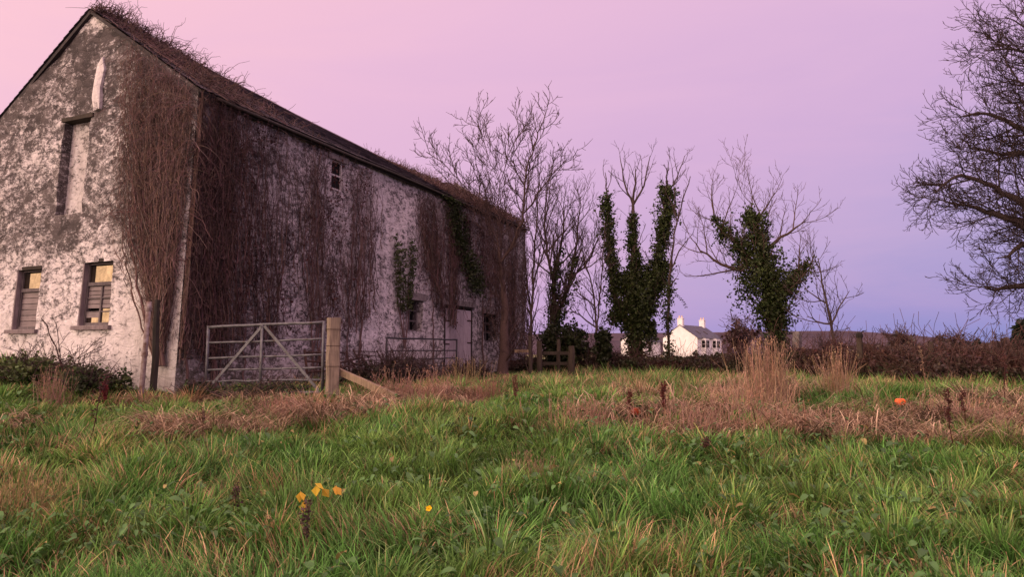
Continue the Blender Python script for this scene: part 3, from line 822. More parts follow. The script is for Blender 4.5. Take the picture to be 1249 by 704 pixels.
# loose sprays arching off the wall and hanging round the corner
n = 420; u = rng.random(n) ** 1.5 * 1.9 - .1; z = zmaxg(np.maximum(u, 0)) - .1 - rng.random(n) ** 1.4 * 3.6; P = np.empty((n, 9, 3)); P[:, 0] = P2g(u, z, .1 + 0 * u)
vel = -D * .6 - G * .25 + rng.normal(0, .45, (n, 3)) + UP * .5; ln = .05 + .09 * rng.random((n, 1))
for q in range(1, 9):
    vel = vel + rng.normal(0, .22, (n, 3)) - UP * .26; vel /= np.linalg.norm(vel, axis=1, keepdims=True); P[:, q] = P[:, q - 1] + vel * ln
mb.tubes(P, taper(n, 9, .005, .0025), 3, jitter_cols(BROWN * 1.1, n, .5))
mb.build('stem', M['stem'], cr1)
mb = MB(); n = 2600; u = rng.random(n) * 2.0; z = zmaxg(u) - rng.random(n) ** 1.3 * 4.6; keep = (z > 1.0) & (u < .5 + .45 * (z - 1.0)); u = u[keep]; z = z[keep]; n = len(u)
A = P2g(u, z, .03 + .1 * rng.random(n)); dd = np.stack([rng.normal(0, .35, n), rng.normal(0, .35, n), -.4 - rng.random(n)], 1); dd /= np.linalg.norm(dd, axis=1, keepdims=True)
ln = .1 + .3 * rng.random((n, 1)); P = np.stack([A, A + dd * ln * .5 + rng.normal(0, .015, (n, 3)), A + dd * ln], 1)
mb.tubes(P, np.full((n, 3), .0026), 3, jitter_cols(BROWN * 1.1, n, .5)); mb.build('twig', M['stem'], cr1)

def wall_creeper(label, u0, u1, zlo, zhi, n, ntw, nlf, col, leafcol, rootu=None, spread=.25, lo_fun=None, dens=None):
    root = thing('climbing_creeper', label, 'creeper', Ps((u0 + u1) / 2, 0))
    mb = MB()
    def draw(n_):
        u = u0 + (u1 - u0) * rng.random(n_ * 4); u = u[rng.random(len(u)) < .25 + .9 * sstep(.35, .6, vnoise(u * 2.6, u * 0 + n % 7, 19))]
        if dens is not None: u = u[rng.random(len(u)) < dens(u)]
        return u[:n_]
    u = draw(n); n = len(u)
    top = zhi - rng.random(n) ** 3 * (zhi - zlo) * .8
    lo = zlo if lo_fun is None else lo_fun(u)
    bot = np.maximum(lo + (top - lo) * rng.random(n) ** 1.5 * .85, .1)
    if rootu is not None:
        f = ((top - bot) / 6)[:, None]
        bu = u + (rootu - u) * spread * rng.random(n)
    else: bu = u + rng.normal(0, spread, n)
    ctr = np.abs(u - (sw1[0] + sw1[1]) / 2); ok = ~((ctr < .42) & (top > sw1[2] - .25)); u, top, bot, bu = u[ok], top[ok], bot[ok], bu[ok]; n = len(u)
    P, uv = creeper_paths(np.stack([bu, bot], 1), np.stack([u, top], 1), 12, .045, P2s, (.03, .15)); ok = ~((np.abs(uv[..., 0] - (sw1[0] + sw1[1]) / 2) < .3) & (uv[..., 1] > sw1[2] - .05)).any(1); P = P[ok]; n = len(P)
    mb.tubes(P, taper(n, 12, .0095, .003), 3, jitter_cols(col, n, .75))
    um = draw(9); m_ = len(um); zt_ = zlo + (zhi - zlo) * (.55 + .45 * rng.random(m_)); keep = np.abs(um - (sw1[0] + sw1[1]) / 2) > .4; um, zt_ = um[keep], zt_[keep]; m_ = len(um)
    ok = np.ones(m_, bool)
    for o_ in sops: ok &= ~((um > o_[0] - .25) & (um < o_[1] + .25))
    um, zt_ = um[ok], zt_[ok]; m_ = len(um)
    if m_:
        P, _ = creeper_paths(np.stack([um + rng.normal(0, .15, m_), np.full(m_, -.15)], 1), np.stack([um, zt_], 1), 18, .04, P2s, (.04, .09)); mb.tubes(P, taper(m_, 18, .024, .006), 5, np.array(DARK) * 1.3)
    mb.build('stem', M['stem'], root)
    if ntw:
        mb = MB(); u = draw(ntw); n = len(u); lo = zlo if lo_fun is None else lo_fun(u); z = lo + (zhi - lo) * rng.random(n)
        A = P2s(u, z, .04 + .12 * rng.random(n)); dd = rng.normal(0, 1, (n, 3)) * [.7, .7, 1] + [0, 0, -.5]; dd /= np.linalg.norm(dd, axis=1, keepdims=True)
        ln = .1 + .28 * rng.random((n, 1)); Pq = np.stack([A, A + dd * ln * .5 + rng.normal(0, .02, (n, 3)), A + dd * ln], 1)
        mb.tubes(Pq, np.full((n, 3), .0028), 3, jitter_cols(col, n, .5)); mb.build('twig', M['stem'], root)
    if nlf:
        mb = MB(); u = draw(nlf); n = len(u); lo = zlo if lo_fun is None else lo_fun(u); z = lo + (zhi - lo) * rng.random(n)
        cl = fbm(u * 1.6, z * 1.6, 77, 3); k = cl > np.quantile(cl, .45); u = u[k]; z = z[k]; n = len(u)
        mb.leaves(P2s(u, z, .03 + .12 * rng.random(n)), .03 + .05 * rng.random(n), jitter_cols(leafcol, n, .4), up=-G * .3 - UP * .8)
        mb.build('foliage', M['leaf'], root)
    return root
U = lambda px, py=300: sid(px, py)[0]
wall_creeper('dark tangled creeper covering the side wall behind the grey gate', .0, 4.0, .6, EH - .1, 520, 3200, 2200, DARK, (.055, .026, .024), None, .3,
             lo_fun=lambda u: .35 + .9 * sstep(1.5, 4, u) + .4 * vnoise(u * 3, u * 0, 6), dens=lambda u: 1 - .7 * sstep(1.6, 3.6, u))
wall_creeper('thin reddish creeper stems hanging round the small upper sash window', 3.3, 6.0, .7, EH - .2, 210, 900, 1200, BROWN * .95, (.075, .026, .022), None, .12,
             lo_fun=lambda u: 1.0 + .6 * vnoise(u * 3, u * 0, 9), dens=lambda u: 1 - .8 * sstep(4.2, 6.2, u))
ua, ub = U(505, 230), U(545, 300)
wall_creeper('brown hanging creeper on the bare wall left of the plank door', ua, ub + .6, 1.6, EH - .3, 280, 600, 400, BROWN * .9, (.07, .03, .025), (ub), .5,
             lo_fun=lambda u: 3.0 - 1.5 * sstep(ua, ub, u))
uc = U(552, 300)
wall_creeper('dark creeper and ivy wrapping the far end of the side wall', uc, BL, .4, EH - .1, 330, 1200, 1500, DARK * 1.15, (.05, .03, .022), None, .3,
             lo_fun=lambda u: 2.9 - 2.4 * sstep(uc + 1.2, BL - 1.5, u) + .5 * vnoise(u * 2, u * 0, 4))
# green ivy streak at the upper far part
iv = thing('wall_ivy', 'dark green ivy streak below the eave over the far upper window', 'ivy', Ps(uc + .6, 0))
mb = MB(); pth = np.array([sid(548, 235), sid(552, 270), sid(560, 300), sid(572, 330), sid(580, 350)])
k = 8; src = pth[-1] + rng.normal(0, .15, (k, 2)); dst = pth[0] + rng.normal(0, .3, (k, 2))
P, uv = creeper_paths(src, dst, 14, .05, P2s, (.05, .1)); mb.tubes(P, taper(k, 14, .014, .006), 4, DARK * 1.5); mb.build('stem', M['stem'], iv)
mb = MB(); n = 2600; t = rng.random(n) * 4; ii = t.astype(int).clip(0, 3); fr_ = (t - ii)[:, None]; q = pth[ii] * (1 - fr_) + pth[ii + 1] * fr_ + rng.normal(0, .28, (n, 2)) * [1, .8]
q[:, 1] = np.minimum(q[:, 1], EH - .15)
mb.leaves(P2s(q[:, 0], q[:, 1], .05 + .16 * rng.random(n)), .06 + .05 * rng.random(n), jitter_cols((.035, .05, .018), n, .5), up=-G * .4 - UP * .5); mb.build('foliage', M['leaf'], iv)
# ivy plume above low window
iv = thing('wall_ivy', 'slender green ivy plume climbing the bare wall above the low window', 'ivy', Ps(sid(493, 375)[0], 0))
mb = MB(); s_ = np.array(sid(492, 372)); tips = np.array([sid(479, 288), sid(484, 300), sid(490, 305), sid(498, 296), sid(502, 305)])
src = np.tile(s_, (5, 1)); src[:, 1] -= 1.2; P, uv = creeper_paths(src, tips, 16, .02, P2s, (.04, .08)); mb.tubes(P, taper(5, 16, .016, .006), 4, DARK * 1.5); mb.build('stem', M['stem'], iv)
mb = MB()
for j in range(5):
    for _ in range(2):
        n = 130; kk = (6 + rng.random(n) * 9.9).astype(int).clip(0, 15); q = uv[j, kk] + rng.normal(0, .05, (n, 2))
        mb.leaves(P2s(q[:, 0], q[:, 1], .05 + .09 * rng.random(n)), .05 + .04 * rng.random(n), jitter_cols((.06, .075, .03), n, .5), up=-G * .4 - UP * .3)
mb.build('foliage', M['leaf'], iv)
# twigs over the roof edge
cr = thing('roof_creeper', 'tangle of bare brown twigs bristling over the front roof edge', 'creeper', Ps(1.2, EH))
slv = G * math.cos(slope) + UP * math.sin(slope); sln = -G * math.sin(slope) + UP * math.cos(slope)
def roof_pt(s, w, h): return C0 - (SAG(s) * np.clip(w / rl, 0, 1))[..., None] * UP + UP * EH + s[..., None] * D + w[..., None] * slv + h[..., None] * sln
mb = MB(); n = 1500
s = .3 + np.abs(rng.normal(0, 1.25, n)); w = -.1 + rng.random(n) * rl * sstep(5, .5, s) ; keep = s < 5.5; s = s[keep]; w = np.maximum(w[keep], rl * .98 * (rng.random(keep.sum()) < .45)); n = len(s)
A = roof_pt(s, w, .06 + 0 * s)
npt = 9; vel = np.tile(sln + UP * .5, (n, 1)) * (.3 + .5 * rng.random((n, 1))) + rng.normal(0, .6, (n, 3)) + D * .35
P = np.empty((n, npt, 3)); P[:, 0] = A; ln = (.022 + .062 * rng.random((n, 1)) ** 2) * np.where(s[:, None] < 3.5, 1.0, .6) * np.where(rng.random((n, 1)) < .08, 1.7, 1)
for k in range(1, npt):
    vel = vel / np.linalg.norm(vel, axis=1, keepdims=True) + rng.normal(0, .38, (n, 3)) - UP * .06
    P[:, k] = P[:, k - 1] + vel / np.linalg.norm(vel, axis=1, keepdims=True) * ln
mb.tubes(P, taper(n, npt, .008, .003), 3, jitter_cols(BROWN * .8, n, .4))
n = 150; s = .3 + np.abs(rng.normal(0, 1.0, n)); w = rng.random(n) * rl; A = roof_pt(s, w, .08 + .05 * rng.random(n))
vel = -slv * .8 + rng.normal(0, .5, (n, 3)); P = np.empty((n, 7, 3)); P[:, 0] = A
for k in range(1, 7):
    vel = vel + rng.normal(0, .2, (n, 3)); vt = vel - (vel @ sln)[:, None] * sln; P[:, k] = P[:, k - 1] + vt / np.linalg.norm(vt, axis=1, keepdims=True) * .13
mb.tubes(P, np.full((n, 7), .006), 3, jitter_cols(BROWN * .8, n, .4)); mb.build('stem', M['stem'], cr)
# growth on the far end of the roof
cr = thing('roof_creeper', 'brown matted creeper smothering the far end of the slate roof', 'creeper', Ps(BL - 2, EH))
mb = MB(); n = 1500; s0_ = BL - 6.6; s = BL + .1 - rng.random(n) ** 1.2 * 6.6; w = -OV + rng.random(n) * (rl + OV); A = roof_pt(s, w, .03 + .08 * rng.random(n))
vel = sln * .5 + rng.normal(0, .6, (n, 3)) ; P = np.empty((n, 6, 3)); P[:, 0] = A
for k in range(1, 6):
    vel = vel + rng.normal(0, .35, (n, 3)) - UP * .1; P[:, k] = P[:, k - 1] + vel / np.linalg.norm(vel, axis=1, keepdims=True) * (.05 + .06 * sstep(6, 1, BL - s)[:, None])
mb.tubes(P, np.full((n, 6), .005), 3, jitter_cols(BROWN, n, .4)); mb.build('stem', M['stem'], cr)
mb = MB(); n = 6500; s = BL + .15 - rng.random(n) ** 1.15 * 6.5; w = -OV - .05 + rng.random(n) * (rl + OV)
mb.leaves(roof_pt(s, w, .03 + .22 * rng.random(n) * sstep(6.5, 1, BL - s)), .04 + .05 * rng.random(n), jitter_cols((.085, .045, .035), n, .45), up=-UP * .3); mb.build('foliage', M['leaf'], cr)

# ------------------------------------------------------------------ trees
def poly(pts, step):
    pts = np.asarray(pts, float); out = [pts[0]]
    for a, b in zip(pts[:-1], pts[1:]):
        m = max(1, int(round(np.linalg.norm(b - a) / step)))
        for k in range(1, m + 1): out.append(a + (b - a) * k / m)
    return out

def spline(pts, step):
    """smooth polyline through the control points"""
    p = np.asarray(pts, float)
    if len(p) < 3: return np.array(poly(p, step))
    out = []; q = np.concatenate([[2 * p[0] - p[1]], p, [2 * p[-1] - p[-2]]])
    for k in range(1, len(q) - 2):
        m = max(2, int(np.linalg.norm(q[k + 1] - q[k]) / step))
        for t in np.arange(m) / m:
            out.append(.5 * ((2 * q[k]) + (-q[k - 1] + q[k + 1]) * t + (2 * q[k - 1] - 5 * q[k] + 4 * q[k + 1] - q[k + 2]) * t * t + (-q[k - 1] + 3 * q[k] - 3 * q[k + 1] + q[k + 2]) * t ** 3))
    out.append(p[-1]); return np.array(out)

class Cfg:
    """how side branches are set on: spacing, length, angle per level"""
    def __init__(s, tip=.005, sp=(.28, .16, .10), ln=(1.3, .6, .3), ang=(42, 42, 40), up=(.16, .12, .10), wob=(.10, .12, .14), start=(.3, .15, .15), trop=(0, 0, 0), flat=1.0):
        s.tip, s.sp, s.ln, s.ang, s.up, s.wob, s.start, s.trop, s.flat = tip, sp, ln, ang, up, wob, start, np.array(trop, float), flat

def grow(mb, P, Rr, lvl, c, col, coltw):
    m = Rr.max(); sides = 9 if m > .06 else 6 if m > .02 else 4 if m > .009 else 3
    t_ = np.clip(m / .03, 0, 1)
    mb.tube(P, Rr, sides, (coltw * (1 - t_) + col * t_) * (.85 + .3 * rng.random()), cap=False)
    if lvl >= len(c.ln): return
    seg = np.linalg.norm(np.diff(P, axis=0), axis=1); cs = np.concatenate([[0], np.cumsum(seg)]); Lt = cs[-1]
    st = c.start[lvl] if lvl else 0
    n = max(1, int(Lt * (1 - st) / c.sp[lvl] + rng.random()))
    az = rng.random() * 6.28
    for k in range(n):
        t = st + (1 - st) * (k + .2 + .7 * rng.random()) / n
        x = t * Lt; i = min(int(np.searchsorted(cs, x)) - 1, len(seg) - 1); i = max(i, 0); f = (x - cs[i]) / (seg[i] + 1e-9)
        p = P[i] + (P[i + 1] - P[i]) * f; r = Rr[i] + (Rr[i + 1] - Rr[i]) * f
        d = (P[i + 1] - P[i]) / (seg[i] + 1e-9)
        a_ = np.cross(d, [.3, .2, .9]); a_ /= np.linalg.norm(a_) + 1e-9; b_ = np.cross(d, a_)
        az += 2.4 + rng.normal(0, .5); g = math.radians(c.ang[lvl] + rng.normal(0, 9))
        v = d * math.cos(g) + (a_ * math.cos(az) + b_ * math.sin(az)) * math.sin(g); v[2] *= c.flat
        L_ = c.ln[lvl] * (.45 + .75 * rng.random()) * (1.1 - .5 * t)
        r0 = max(min(r * .72, .010 * L_ + .004 * L_ ** 2 + c.tip * .6), c.tip)
        ns = 7 if lvl == 0 else 5 if lvl == 1 else 4
        Q = np.empty((ns, 3)); Q[0] = p
        for q in range(1, ns):
            v = v / np.linalg.norm(v) + rng.normal(0, c.wob[lvl], 3) + UP * c.up[lvl] + c.trop
            v /= np.linalg.norm(v); Q[q] = Q[q - 1] + v * L_ / (ns - 1)
        grow(mb, Q, np.linspace(r0, c.tip * (.9 if lvl < 2 else .65), ns), lvl + 1, c, col, coltw)

def pxl(path, Y):
    return [at(p[0], p[1], Y + (p[2] if len(p) > 2 else 0)) for p in path]

def make_tree(name, label, limbs_px, Y, cfg, tip, rmax, col, coltw=None, cat='tree', ivy=None, group=None, bury=.3):
    limbs = [(pxl(l, Y), None) for l in limbs_px]
    base = limbs[0][0][0].copy(); gz_ = float(ground(base[0], base[1])); base[2] = gz_
    limbs[0][0][0][2] = gz_ - bury * .4
    root = thing(name, label, cat, base, group)
    mb = MB(); main = None; cfg.tip = tip; col = np.asarray(col, float); coltw = col if coltw is None else np.asarray(coltw, float)
    for q, (pts, _) in enumerate(limbs):
        P = spline(pts, .22); P[1:-1] += rng.normal(0, .012 + rmax * .05, P[1:-1].shape)
        if q == 0:
            Rr = np.linspace(1, 0, len(P)) ** .8 * (rmax - tip * 2) + tip * 2; Rr[0] *= 1.25; main = [(P, Rr)]
        else:
            best = min(((np.linalg.norm(a_ - P[0], axis=1).min(), k_) for k_, (a_, _) in enumerate(main)), key=lambda e: e[0])[1]
            a_, ra_ = main[best]; w_ = int(np.linalg.norm(a_ - P[0], axis=1).argmin()); P[0] = a_[w_]
            Rr = np.linspace(1, 0, len(P)) ** .85 * (min(ra_[w_] * .8, rmax * .62) - tip * 1.6) + tip * 1.6; main.append((P, Rr))
        grow(mb, P, Rr, 0, cfg, col, coltw)
    mb.build('trunk', M['bark'], root, smooth=True)
    if ivy:
        mb = MB()
        for path, n, sz, cols in ivy:
            pts = np.array([at(p[0], p[1], Y + (p[3] if len(p) > 3 else 0)) for p in path]); rad = np.array([p[2] * Y / F for p in path])
            sl_ = np.linalg.norm(np.diff(pts, axis=0), axis=1) * (rad[:-1] + rad[1:] + .05); cs = np.concatenate([[0], np.cumsum(sl_)]) / sl_.sum()
            # clumps first, leaves gathered round them
            n = int(n * 1.2); sz = sz * .8; ncl = max(12, n // 22); t = rng.random(ncl); ii = (np.searchsorted(cs, t) - 1).clip(0, len(pts) - 2); f = ((t - cs[ii]) / (cs[ii + 1] - cs[ii] + 1e-9))[:, None]
            cc = pts[ii] * (1 - f) + pts[ii + 1] * f; rc = rad[ii] * (1 - f[:, 0]) + rad[ii + 1] * f[:, 0]
            dv = rng.normal(size=(ncl, 3)); dv /= np.linalg.norm(dv, axis=1, keepdims=True)
            bump_ = .30 + 1.55 * vnoise(cc[:, 2] * 1.9 + cc[:, 0] * 2, dv[:, 0] * 1.6 + 5, 33)
            cc = cc + dv * (rc * (.1 + .9 * rng.random(ncl) ** .6) * bump_ * np.where(rng.random(ncl) < .10, 1.3, 1))[:, None]
            m_ = ncl // 2; si = rng.integers(0, ncl, m_); sdir = dv[si] * np.array([1, 1, .5]) + rng.normal(0, .35, (m_, 3)) + UP * rng.choice([-.5, .45], m_)[:, None]
            sl2 = (.18 + .42 * rng.random((m_, 1))) * (.45 + 1.0 * rc[si][:, None]); tt = np.repeat(np.linspace(.15, 1, 11)[None], m_, 0)[..., None]
            SP = (cc[si][:, None] + sdir[:, None] * sl2[:, None] * tt).reshape(-1, 3) + rng.normal(0, .03, (m_ * 11, 3))
            mb.leaves(SP, sz * (.4 + .7 * rng.random(len(SP))), jitter_cols(cols, len(SP), .5) * 1.1, up=np.array([0, -.3, -.3]))
            ci = rng.integers(0, ncl, n); P = cc[ci] + rng.normal(0, 1, (n, 3)) * np.array([1, 1, 1.3]) * (.06 + .13 * rc[ci])[:, None]
            shade = (.5 + 1.05 * rng.random(ncl))[ci][:, None]
            mb.leaves(P, sz * (.4 + 1.0 * rng.random(n)), jitter_cols(cols, n, .5) * shade, up=np.array([0, -.3, -.45]))
        mb.build('foliage', M['leaf'], root)
    return root

IVY = (.040, .056, .018)
RED = (.085, .056, .050); GREY = (.075, .055, .048); TW = (.06, .038, .04)
# T1 bare tree close to the barn's far end
make_tree('bare_tree', 'tall bare brown tree rising in front of the far end of the barn wall', [
    [(613, 462), (616, 420), (615, 370), (611, 320), (607, 295)],
    [(607, 295), (606, 270), (609, 240), (610, 222)], [(610, 222, 0), (600, 200, .3), (590, 175, .5), (583, 145, .7)], [(610, 222), (620, 190, -.3), (634, 160, -.5)],
    [(611, 318), (628, 290, -.3), (640, 262, -.4), (639, 235, -.5), (643, 205, -.6), (655, 170, -.7), (665, 140, -.8)], [(607, 295), (590, 262, .4), (570, 230, .6), (545, 205, .8), (520, 185, .9)],
    [(640, 262, -.4), (660, 230, -.2), (690, 195, 0)], [(607, 295), (598, 270, .5), (592, 235, .7), (580, 200, .8)]],
    21, Cfg(sp=(.19, .15, .11), ln=(1.3, .6, .32), start=(.42, .15, .2)), 0.0082, .18, RED, TW)
# T2 saplings / small trees between barn and ivy trees
make_tree('bare_tree', 'slender grey tree with two ivied trunks forking just right of the barn', [
    [(672, 455), (674, 400), (676, 350), (684, 300), (690, 250)], [(674, 405), (686, 370), (697, 330), (704, 290), (708, 240)], [(676, 350), (668, 310), (664, 270), (668, 225)], [(690, 345), (716, 320), (730, 290)]],
    25, Cfg(sp=(.2, .15, .12), ln=(1.9, .6, .32), ang=(34, 38, 40), start=(.3, .2, .2)), 0.0062, .12, GREY, TW,
    ivy=[([(673, 440, 8), (675, 400, 9), (677, 350, 8), (684, 305, 4)], 1500, .11, IVY), ([(678, 408, 6), (688, 370, 7), (697, 335, 6), (702, 312, 3)], 900, .11, IVY)])
make_tree('sapling', 'thin bare sapling against the far corner of the barn', [[(648, 462), (648, 400), (650, 340), (654, 280), (657, 230)], [(649, 385), (642, 340), (640, 300)], [(650, 345), (662, 310), (668, 275)]],
    22.5, Cfg(sp=(.22, .16, .13), ln=(1.3, .5, .3), ang=(32, 38, 40), start=(.25, .2, .2)), 0.006, .055, GREY, TW)
make_tree('sapling', 'thin bare sapling with low crossing branches left of the ivied trees', [[(728, 458), (727, 400), (722, 350), (712, 310)], [(727, 410), (732, 360), (736, 310), (738, 270)], [(725, 400), (708, 385), (696, 378)], [(723, 370), (708, 360), (700, 350)]],
    23, Cfg(sp=(.22, .16, .13), ln=(1.1, .5, .3), ang=(45, 40, 40), start=(.2, .2, .2)), 0.006, .045, GREY, TW)
# T3 ivy multi stem
make_tree('ivy_clad_tree', 'tall dark ivied tree with three bare topped stems left of white houses', [
    [(778, 458), (776, 430), (772, 390), (772, 340), (773, 290), (773, 250), (775, 205)], [(773, 400), (756, 380), (746, 340), (742, 290), (741, 245), (738, 210)],
    [(774, 400), (790, 370), (800, 330), (806, 290), (811, 240), (815, 200)], [(773, 250), (762, 225), (756, 190)], [(773, 250), (785, 225), (793, 190)], [(811, 240), (826, 215), (835, 190)]],
    24, Cfg(sp=(.36, .22, .15), ln=(1.15, .5, .28), ang=(34, 38, 40), start=(.55, .2, .2)), 0.0062, .17, GREY, TW,
    ivy=[([(777, 445, 8), (776, 415, 11), (776, 392, 18), (776, 372, 23), (774, 348, 14), (773, 320, 7), (772, 290, 4.5), (772, 262, 2)], 8200, .12, IVY),
         ([(762, 390, 8), (752, 365, 10), (745, 325, 8), (742, 290, 7), (741, 260, 9), (740, 243, 5)], 3200, .12, IVY),
         ([(784, 388, 9), (795, 362, 12), (802, 328, 10), (807, 292, 9), (813, 262, 11), (814, 240, 9), (811, 228, 5)], 5200, .12, IVY),
         ([(797, 350, 9), (808, 336, 12), (813, 322, 7)], 900, .12, IVY), ([(764, 372, 10), (752, 378, 11), (748, 392, 7)], 900, .12, IVY), ([(787, 352, 11), (789, 328, 7)], 800, .12, IVY), ([(790, 395, 9), (797, 410, 6)], 500, .12, IVY), ([(762, 352, 10), (758, 335, 6)], 600, .12, IVY)])
# T4 thin ivied stem
root4 = make_tree('ivy_clad_tree', 'single thin ivied stem standing beside the white house gable', [[(816, 440), (815, 400), (816, 360), (819, 320), (824, 280), (833, 245), (842, 215)], [(818, 330), (832, 300), (845, 285)], [(816, 348), (824, 342), (828, 340)], [(826, 275), (822, 240), (820, 205)]],
    23, Cfg(sp=(.4, .25, .16), ln=(.8, .4, .25), ang=(34, 38, 40), start=(.5, .2, .2)), 0.006, .05, GREY, TW, ivy=[([(816, 436, 4), (815, 400, 4.2), (815, 370, 3.6), (817, 345, 2.0)], 700, .10, IVY)])
mb = MB(); P = np.array([at(819, 355, 23), at(823, 357, 23), at(829, 363, 23), at(834, 369, 23), at(837, 375, 23)]); mb.tube(P, .004, 3, TW)
for k in range(12):
    t = k / 11 * 3.9; i_ = int(t); p = P[i_] + (P[i_ + 1] - P[i_]) * (t - i_)
    for sg in (-1, 1): mb.leaves([p], .075, (.03, .025, .03), up=np.array([sg * 2.5, 0, -.6]), tilt=.3, aspect=.6)
mb.build('hanging_frond', M['leaf'], root4)
# T5 ivied tree right of the houses
make_tree('ivy_clad_tree', 'stout leaning tree smothered in dark ivy right of the white houses', [
    [(947, 448), (946, 420), (942, 390), (937, 350), (930, 310), (922, 275), (916, 248)], [(934, 340), (905, 305), (885, 285), (872, 266), (868, 235)], [(940, 370), (965, 345), (985, 325), (992, 312)],
    [(905, 330), (880, 322), (855, 305), (842, 290)], [(922, 275), (935, 250), (945, 235)], [(916, 248), (905, 235), (900, 215)], [(930, 310), (960, 285), (985, 268)]],
    22, Cfg(sp=(.24, .17, .13), ln=(1.6, .65, .32), ang=(40, 38, 40), start=(.45, .2, .2)), 0.0055, .2, (.09, .06, .05), (.10, .062, .058),
    ivy=[([(949, 440, 9), (948, 415, 11), (945, 395, 20), (942, 370, 25), (937, 345, 26), (929, 315, 23), (921, 285, 13), (916, 258, 6)], 9500, .12, IVY),
         ([(915, 318, 11), (900, 303, 9), (887, 287, 8), (877, 272, 6), (873, 266, 3)], 1500, .11, IVY), ([(960, 352, 11), (973, 340, 9), (983, 327, 7), (986, 322, 4)], 1000, .11, IVY)])
# T6 small bare tree
make_tree('bare_tree', 'small slim bare tree leaning left above the hedge', [[(1021, 447), (1018, 420), (1014, 395), (1008, 370), (1003, 345), (998, 315)], [(1014, 398), (1025, 375), (1036, 355)], [(1009, 372), (992, 360), (982, 352)], [(1014, 395), (996, 392), (984, 386)]],
    19, Cfg(sp=(.17, .16, .12), ln=(1.0, .42, .22), ang=(45, 40, 40), start=(.3, .2, .2)), 0.005, .05, GREY, TW)
# T7 big tree at the right edge, trunk outside the frame
YB = 17.0
make_tree('bare_tree', 'huge dense twiggy bare tree spreading in from the right edge', [
    [(1345, 470), (1343, 400), (1340, 330), (1338, 250), (1335, 160), (1330, 70)], [(1342, 345), (1290, 300), (1240, 270), (1190, 255), (1150, 245)], [(1342, 380), (1300, 348), (1250, 348), (1200, 352)],
    [(1338, 260), (1300, 215), (1262, 190), (1220, 185), (1180, 180)], [(1335, 150), (1300, 110), (1270, 75), (1240, 60), (1200, 62)], [(1337, 230), (1295, 190), (1250, 160), (1205, 140), (1172, 142)], [(1333, 110), (1310, 60), (1285, 20), (1262, -20)], [(1300, 300), (1262, 262), (1215, 228), (1165, 215), (1140, 236)], [(1336, 190), (1300, 140), (1265, 110), (1225, 95)], [(1333, 130), (1300, 80), (1260, 40), (1225, 20)], [(1338, 260), (1390, 200), (1440, 160)], [(1340, 320), (1290, 285), (1250, 300), (1215, 315)]],
    YB, Cfg(sp=(.18, .14, .12, .14), ln=(1.5, .8, .42, .2), ang=(42, 40, 40, 40), up=(.03, .06, .08, .08), wob=(.08, .10, .13, .16), start=(.18, .1, .1, .1)), 0.0068, .30, (.05, .036, .034), (.04, .027, .028))

# small distant trees and scrub
def round_shrub(name, label, px, py0, py1, wpx, Y, n, sz, col, stems=14, cat='shrub', group=None, tw=0, ground_y=True, conic=False):
    c = at(px, py0, Y); base = c.copy(); base[2] = min(c[2], float(ground(c[0], c[1])) + .0) if ground_y else c[2]
    h = at(px, py1, Y)[2] - base[2]; r = wpx / 2 * Y / F
    root = thing(name, label, cat, base, group)
    mb = MB(); m = stems; k = 6
    tip = np.stack([rng.normal(0, r * .5, m), rng.normal(0, r * .5, m), h * (.6 + .4 * rng.random(m))], 1)
    if conic: tip = np.array([[0, 0, h]]); m = 1
    t = np.linspace(0, 1, k)[None, :, None]; P = base + tip[:, None] * np.array([1, 1, 1]) * np.concatenate([t ** 1.5, t ** 1.5, t], 2) + rng.normal(0, r * .03, (m, k, 3))
    rr = max(.012, .03 * r * (2 if conic else 1)); mb.tubes(P, np.linspace(rr, rr * .3, k)[None].repeat(m, 0), 4, TW)
    if tw:
        A = P[rng.integers(0, m, tw), rng.integers(2, k, tw)]; dv = rng.normal(0, 1, (tw, 3)) + UP * .9; dv /= np.linalg.norm(dv, axis=1, keepdims=True)
        ln = r * .55 * (.3 + rng.random((tw, 1))); Q = np.stack([A, A + dv * ln * .5 + rng.normal(0, .06 * r, (tw, 3)), A + dv * ln], 1); mb.tubes(Q, np.full((tw, 3), max(.004, .0003 * Y)), 3, TW)
    mb.build('trunk' if cat == 'tree' else 'stem', M['bark'], root)
    if n:
        mb = MB(); ncl = max(10, n // 30)
        dv = rng.normal(size=(ncl, 3)); dv /= np.linalg.norm(dv, axis=1, keepdims=True); dv *= (rng.random((ncl, 1)) ** .5)
        if conic:
            zz = rng.random(ncl) ** 1.3; cc = base + np.stack([dv[:, 0] * r * (1 - zz), dv[:, 1] * r * (1 - zz), zz * h], 1)
        else: cc = base + np.stack([dv[:, 0] * r, dv[:, 1] * r, h * .52 + dv[:, 2] * h * .46], 1)
        ci = rng.integers(0, ncl, n); Pn = cc[ci] + rng.normal(0, 1, (n, 3)) * r * .10; Pn[:, 2] = np.maximum(Pn[:, 2], base[2])
        mb.leaves(Pn, sz * (.6 + .8 * rng.random(n)), jitter_cols(col, n, .35) * (.6 + .8 * rng.random(ncl))[ci][:, None], up=UP * .1); mb.build('foliage', M['leaf'], root)
    return root
round_shrub('bare_shrub', 'low leafless brown tree right of the white house', 905, 434, 388, 46, 60, 900, .3, (.07, .042, .04), 16, 'shrub', tw=500)
round_shrub('distant_tree', 'small round distant tree beyond the hedge post', 1100, 434, 405, 44, 90, 500, .45, (.06, .045, .04), 10, 'tree', tw=500)
round_shrub('distant_tree', 'second small distant tree right of the slanting hedge post', 1160, 434, 411, 46, 90, 700, .45, (.058, .042, .042), 10, 'tree', tw=400)
round_shrub('conifer', 'tiny dark distant conifer on the right skyline', 1193, 434, 419, 12, 100, 260, .6, (.022, .03, .025), 1, 'tree', conic=True)
